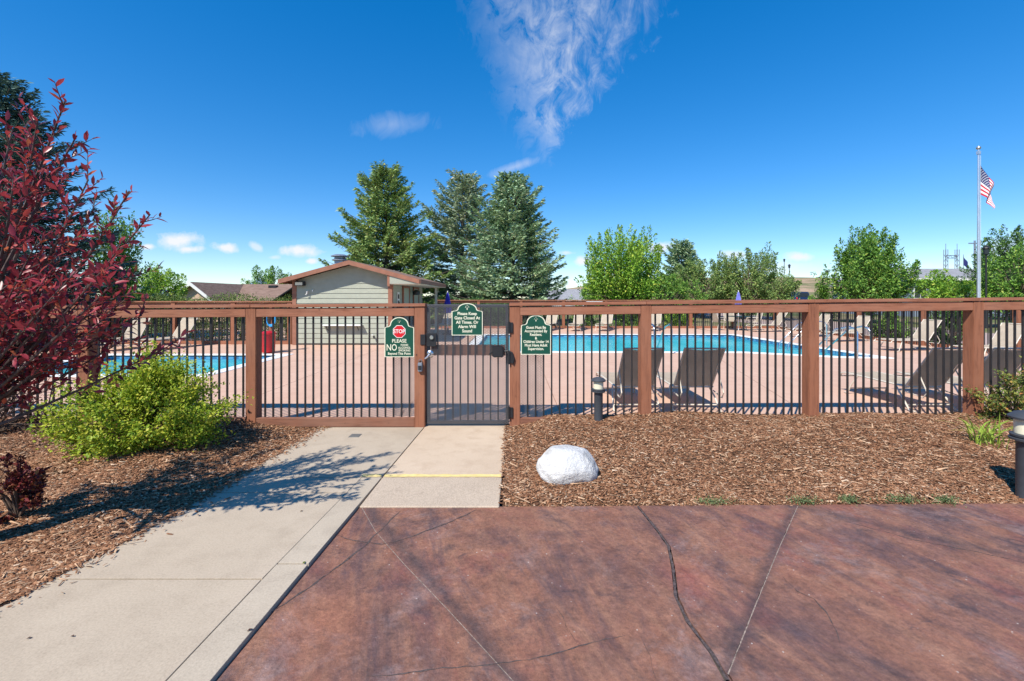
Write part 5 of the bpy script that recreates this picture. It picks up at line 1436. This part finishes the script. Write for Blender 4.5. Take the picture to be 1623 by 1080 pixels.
# clipped hedge behind the left far fence: leafy stuff on a row of stems
def hedge(label, x0, x1, y, w, h, n, seed, mat='hedge_leaf', leaf=.06):
    r = np.random.default_rng(seed); t_ = thing('hedge', label, 'hedge', ((x0 + x1) / 2, y, -.06))
    P = np.stack([r.uniform(x0, x1, n), y + r.uniform(-w, w, n), r.uniform(0, 1, n) ** .75 * h], 1)
    P[:, 2] += .10 * np.sin(P[:, 0] * 2.3) * (P[:, 2] / h) + r.normal(0, .05, n)
    leaves('foliage', P, r.normal(0, 1, (n, 3)) + np.array([0, -.3, .5]), r.normal(0, .6, (n, 3)) + np.array([0, -.4, .8]), leaf * r.uniform(.7, 1.4, n), leaf * .55 * r.uniform(.7, 1.3, n), mat, t_, .15)
    m = MB(); x = x0 + .2
    while x < x1: m.tube([(x, y, -.06), (x + r.normal(0, .1), y, h * .5), (x + r.normal(0, .15), y, h * .9)], [.03, .02, .008], 5); x += .35
    m.build('stems', 'bark', t_)
hedge('long green hedge with browning top behind the left far fence', -15.8, -7.75, 16.75, .45, 1.66, 26000, 51)
hedge('dark evergreen hedge behind the far fence beside the pool house', -3.6, -.2, 24.9, .4, 1.45, 7000, 52, 'dark_green_leaf', .09)
def bush(label, x, y, rr_, h, mat, n, seed, leaf=.05, name='bush', zb=-.06, stems=10, up=.6, cat='bush', top=None):
    r = np.random.default_rng(seed); t_ = thing(name, label, cat, (x, y, zb))
    nst = stems * 9; tips = []
    m = MB(); ori = np.array([x, y, zb])
    for i in range(nst):
        q = r.normal(0, 1, 3); q[2] = abs(q[2]) + .05; q /= np.linalg.norm(q)
        lump = 1 + .13 * math.sin(3 * math.atan2(q[1], q[0]) + seed) + r.normal(0, .07)
        pf = .70 + .38 * math.sin(math.pi * min(1, q[2] * .95 + .08)); e = ori + q * np.array([rr_ * pf, rr_ * .85 * pf, h]) * lump * (.55 + .45 * r.uniform() ** .5)
        tips.append(e)
        st_ = ori + np.array([r.normal(0, .06 * rr_), r.normal(0, .06 * rr_), 0]); md = st_ + (e - st_) * .5 + np.array([0, 0, .10 * h])
        if i % 2 == 0: m.tube([tuple(st_), tuple(md), tuple(e)], [.011, .007, .0025], 4, False)
    m.build('stems', 'shrub_stem', t_)
    tips = np.array(tips); pk_ = n // nst; P, Dv, Nv = [], [], []
    for e in tips:
        out = (e - ori) / np.linalg.norm(e - ori)
        s = r.uniform(-.34, .05, (pk_, 1)) * rr_; q = e + out * s + r.normal(0, 1, (pk_, 3)) * np.array([.062, .062, .042]) * rr_ * 1.05
        q[:, 2] = np.maximum(q[:, 2], zb + .03)
        P.append(q); Dv.append(out * up + r.normal(0, .7, (pk_, 3))); Nv.append(r.normal(0, .55, (pk_, 3)) + out * .5 + np.array([0, 0, .9]))
    P = np.concatenate(P); L_ = leaf * r.uniform(.6, 1.35, len(P))
    leaves('foliage', P, np.concatenate(Dv), np.concatenate(Nv), L_, L_ * r.uniform(.5, .7, len(P)), mat, t_, .2)
    return t_
bush('rounded green bush behind the far loungers', 3.9, 24.9, .8, 1.15, 'green_leaf', 4000, 61, .09)
bush('second rounded green bush behind the far loungers', 6.4, 24.9, .9, 1.35, 'green_leaf', 4000, 62, .09)
bush('yellow green bush behind the far right corner of the fence', 9.2, 25.2, .9, 1.25, 'ash_leaf', 4000, 63, .09)
bush('dark evergreen bush behind the right side fence', 14.9, 15.4, .7, 1.55, 'dark_green_leaf', 6000, 64, .07)
bush('green bush behind the right side fence, farther than the dark one', 15.0, 18.0, .7, 1.3, 'green_leaf', 4500, 65, .08)

# foreground planting
GS = (-3.80, 4.80)
bush('golden green rounded shrub in the mulch in front of the left fence', GS[0] - .04, GS[1], .78, 1.06, 'gold_leaf', 30000, 71, .033, 'golden_shrub', hill(*GS) - .02, 18, .7, 'shrub')
bush('small dark red shrub at the left edge beside the walkway', -3.50, 3.22, .20, .46, 'red_shrub_leaf', 1500, 72, .034, 'red_shrub', hill(-3.5, 3.22) - .02, 4, .8, 'shrub')
bush('twiggy dark brown shrub in the shade of the red leaved tree', -5.9, 5.15, .65, .75, 'dark_twig_leaf', 3600, 73, .032, 'twiggy_shrub', hill(-5.9, 5.15) - .02, 9, .6, 'shrub')
bush('green and rust leaved shrub against the bars behind the right post', 6.15, 5.50, .48, .60, 'rose_leaf', 5200, 74, .034, 'rose_shrub', hill(6.15, 5.5) - .02, 8, .6, 'shrub')
# strap leaved clump
r = np.random.default_rng(75); cx, cy = 4.98, 4.78; lz = hill(cx, cy)
t_ = thing('lily_clump', 'yellow green strap leaved clump beside the large bollard light', 'plant', (cx, cy, lz))
for i in range(46):
    az = r.uniform(0, 2 * math.pi); L = r.uniform(.26, .50); lean = r.uniform(.25, 1.0); b = Vector((cx + r.normal(0, .10), cy + r.normal(0, .06), lz - .01)); d = Vector((math.cos(az), math.sin(az) * .7, 0)); s_ = Vector((-d.y, d.x, 0)).normalized()
    vs = []; w_ = r.uniform(.005, .010)
    for k_ in range(6):
        u = k_ / 5; c = b + d * (L * lean * u ** 1.4) + Vector((0, 0, L * (1.0 * u - .62 * lean * u ** 2.4))); ww = w_ * (1 - u ** 3) * (.7 + .6 * u)
        vs += [c - s_ * ww + Vector((0, 0, .3 * ww)), c, c + s_ * ww + Vector((0, 0, .3 * ww))]
    fs = []
    for k_ in range(5): a = k_ * 3; fs += [(a, a + 1, a + 4, a + 3), (a + 1, a + 2, a + 5, a + 4)]
    MB().add(vs, fs).build('leaf_blade', 'lily_leaf', t_, smooth=True)
# weeds on the patio edge and by the golden shrub
for i, (px_, py_, w_, lab) in enumerate(((1132, 797, .15, 'low weed patch on the patio edge, leftmost of the row'), (1275, 797, .12, 'low weed patch on the patio edge at the end of the straight joint'),
                                   (1345, 796, .07, 'small weed patch on the patio edge left of the widest patch'), (1428, 796, .16, 'widest weed patch on the patio edge in front of the mulch'),
                                   (1497, 796, .10, 'thin weed patch on the patio edge, rightmost of the row'), (236, 719, .10, 'fresh green sprout at the foot of the golden shrub'))):
    gp = Gp(px_, py_, -.02); zz = hill(gp[0], gp[1]); n = 420; r = np.random.default_rng(80 + i)
    P = np.stack([gp[0] + r.normal(0, w_ * .5, n), gp[1] + r.normal(0, .028, n), zz + .006 + np.abs(r.normal(0, .018, n))], 1)
    o = leaves('weed_patch', P, r.normal(0, 1, (n, 3)) + np.array([0, 0, .6]), r.normal(0, .4, (n, 3)) + np.array([0, 0, 1]), r.uniform(.010, .024, n), r.uniform(.004, .009, n), 'weed_leaf' if i < 5 else 'gold_leaf', None, .2); tag(o, lab, 'weeds'); o['kind'] = 'stuff'

# ---------------- red leaved plum tree
r = np.random.default_rng(91)
tx, ty = -3.47, 2.86; tz = hill(tx, ty) - .03
plum = thing('plum_tree', 'tree with dark red leaves at the left edge in front of the fence', 'tree', (tx, ty, tz))
MB().tube([(tx, ty, tz), (tx + .03, ty, .55), (tx - .03, ty + .03, 1.2), (tx + .02, ty, 2.0)], [.085, .070, .055, .03], 12).build('trunk', 'plum_bark', plum, smooth=True)
limbs = MB(); LP, LD, LN = [], [], []
def limb(tip, z_from, seed, bow=.12, ntw=13, twl=(.16, .36), bare=.25, r0=.016, dens=1.0, leafstart=.1):
    rr_ = np.random.default_rng(seed); a = np.array([tx, ty, z_from]); b = np.array(tip); L = np.linalg.norm(b - a)
    ts = np.linspace(0, 1, 12); mid_ = (a + b) / 2 + np.array([0, 0, -bow * L]) + rr_.normal(0, .04, 3)
    cur = ((1 - ts) ** 2)[:, None] * a + (2 * ts * (1 - ts))[:, None] * mid_ + (ts ** 2)[:, None] * b
    limbs.tube([tuple(c) for c in cur], [r0 * (1 - .86 * q) + .0015 for q in ts], 6, False)
    def along(curve, s0, spacing, size=1.0):
        seg = np.linalg.norm(np.diff(curve, axis=0), axis=1); tot = seg.sum(); n = max(2, int(tot * (1 - s0) / spacing)); cum = np.concatenate([[0], np.cumsum(seg)]) / tot
        for k_ in range(n):
            s = s0 + (1 - s0) * (k_ + .5) / n; p = np.array([np.interp(s, cum, curve[:, i]) for i in range(3)]); e = min(1, s + .06); q = np.array([np.interp(e, cum, curve[:, i]) for i in range(3)]); f_ = q - p if e > s + .01 else curve[-1] - curve[-2]
            f_ = f_ / max(1e-6, np.linalg.norm(f_)); ph_ = k_ * 2.4 + rr_.uniform(-.4, .4); o1 = np.cross(f_, [0, 0, 1.0]); o1 /= max(1e-6, np.linalg.norm(o1)); o2 = np.cross(o1, f_)
            out = o1 * math.cos(ph_) + o2 * math.sin(ph_)
            LP.append(p); LD.append(f_ * .75 + out * .75 + np.array([0, 0, .12]) + rr_.normal(0, .16, 3)); LN.append(np.array([0, 0, 1.0]) * .8 + f_ * -.2 + out * -.3 + rr_.normal(0, .35, 3))
    along(cur, .70, .024)
    for k_ in range(ntw):
        s = bare + (1 - bare) * (k_ + rr_.uniform(0, 1)) / ntw; i = min(10, int(s * 11)); p = cur[i] + (cur[i + 1] - cur[i]) * (s * 11 - i); f_ = cur[i + 1] - cur[i]; f_ /= np.linalg.norm(f_)
        out = rr_.normal(0, 1, 3); out -= f_ * out.dot(f_); out /= np.linalg.norm(out); dirn = f_ * .75 + out * .75 + np.array([0, 0, .22]); dirn /= np.linalg.norm(dirn); tl = rr_.uniform(*twl) * (1.15 - .5 * s)
        tw = np.array([p + dirn * tl * u + np.array([0, 0, .10 * tl]) * u * u for u in np.linspace(0, 1, 5)])
        limbs.tube([tuple(c) for c in tw], [.0038, .003, .0025, .002, .001], 4, False)
        along(tw, leafstart, .021 / dens)
# limbs seen against the sky (tips given as photo positions at their distance)
for i, (px_, py_, d_, zf) in enumerate(((104, 158, 3.05, 1.2), (122, 215, 3.1, 1.2), (60, 190, 2.9, 1.3), (20, 205, 3.2, 1.3), (205, 303, 3.05, 1.0), (238, 340, 3.0, .95),
                                       (140, 285, 2.9, 1.1), (150, 330, 3.3, 1.0), (70, 260, 3.4, 1.2), (20, 300, 2.8, 1.2))):
    p = W(px_, py_, d_ * .90); limb((p.x, p.y, p.z), zf, 100 + i, .10, 11 if i in (0, 4, 5) else 13, (.12, .22) if i in (0, 4, 5) else (.16, .34), .42 if i in (0, 4, 5) else .3)
for i, (px_, py_, d_, zf) in enumerate(((185, 400, 2.9, .9), (215, 430, 3.2, .85), (130, 420, 2.7, .9), (205, 470, 3.3, .85), (100, 470, 2.8, .85), (165, 505, 3.1, .82), (60, 380, 2.9, 1.0), (30, 440, 2.75, .95),
                                       (225, 500, 3.35, .80), (120, 530, 3.0, .85), (15, 500, 2.8, .95), (110, 380, 3.5, 1.0), (150, 455, 3.6, .85), (60, 540, 3.25, .9), (275, 545, 3.55, .72),
                                       (190, 440, 2.75, .85), (85, 430, 3.1, .9), (195, 540, 3.4, .78))):
    p = W(px_, py_, d_ * .90); limb((p.x, p.y, p.z), zf, 140 + i, .03, 13, (.13, .29), .22, .0105)
for i in range(18):     # the side of the crown outside the picture
    az = r.uniform(2.2, 5.2); q = r.uniform(.5, 1.15)
    limb((tx + math.cos(az) * q, ty + math.sin(az) * q * .9, r.uniform(1.2, 3.2)), r.uniform(.8, 1.4), 200 + i, .08, 12)
limbs.build('limbs', 'plum_bark', plum)
LP, LD, LN = np.array(LP), np.array(LD), np.array(LN); nL = len(LP)
d = unit(LD); s = unit(np.cross(d, LN)); n_ = np.cross(s, d)
Ls = r.uniform(.036, .080, nL); Ws = Ls * r.uniform(.34, .44, nL)
# leaf template: along, across, up (curled, folded on its midrib)
tpl = np.array([(0, 0, 0), (.28, .40, .10), (.28, 0, .0), (.28, -.40, .10), (.62, .44, .06), (.62, 0, -.03), (.62, -.44, .06), (1, 0, -.14)])
tf = [(0, 2, 1), (0, 3, 2), (1, 2, 5), (1, 5, 4), (2, 3, 6), (2, 6, 5), (4, 5, 7), (5, 6, 7)]
pix_x = HX + F * LP[:, 0] / LP[:, 1]; pix_y = HY - F * (LP[:, 2] - CZ) / LP[:, 1]
vis = (pix_x > -10) & (pix_y > 100) & (pix_y < 640); score = np.where(vis, Ls / LP[:, 1], 0); score += np.where(vis & (pix_x > 130) & (pix_y < 480), .004, 0) 
top = np.argsort(-score)[:300]; mask = np.zeros(nL, bool); mask[top] = True
leafme = bpy.data.meshes.new('leaf'); leafme.from_pydata([(a, b * .40, c * .5) for a, b, c in tpl], [], tf)
leafme.polygons.foreach_set('use_smooth', [True] * len(tf)); leafme.materials.append(MATS['plum_leaf_single'] if 'plum_leaf_single' in MATS else MATS['plum_leaf'])
for i in top:
    M = Matrix(((d[i, 0], s[i, 0], n_[i, 0], 0), (d[i, 1], s[i, 1], n_[i, 1], 0), (d[i, 2], s[i, 2], n_[i, 2], 0), (0, 0, 0, 1)))
    o = bpy.data.objects.new('leaf', leafme); COL.objects.link(o); o.parent = plum
    o.matrix_local = Matrix.Translation(Vector(LP[i]) - ORG[plum]) @ M @ Matrix.Diagonal((Ls[i], Ls[i], Ls[i], 1))
rest = ~mask; q = LP[rest]; dd, ss, nn = d[rest], s[rest], n_[rest]; l_, w_ = Ls[rest][:, None, None], Ws[rest][:, None, None]
V_ = q[:, None, :] + dd[:, None, :] * tpl[None, :, 0:1] * l_ + ss[:, None, :] * tpl[None, :, 1:2] * w_ + nn[:, None, :] * tpl[None, :, 2:3] * l_ * .5
T = (np.array(tf)[None] + (np.arange(len(q)) * 8)[:, None, None]).reshape(-1, 3)
rawmesh('crown', V_.reshape(-1, 3), T, 'plum_leaf', plum, 'stuff', smooth=True)
print('plum leaves', nL)
bpy.context.view_layer.update()
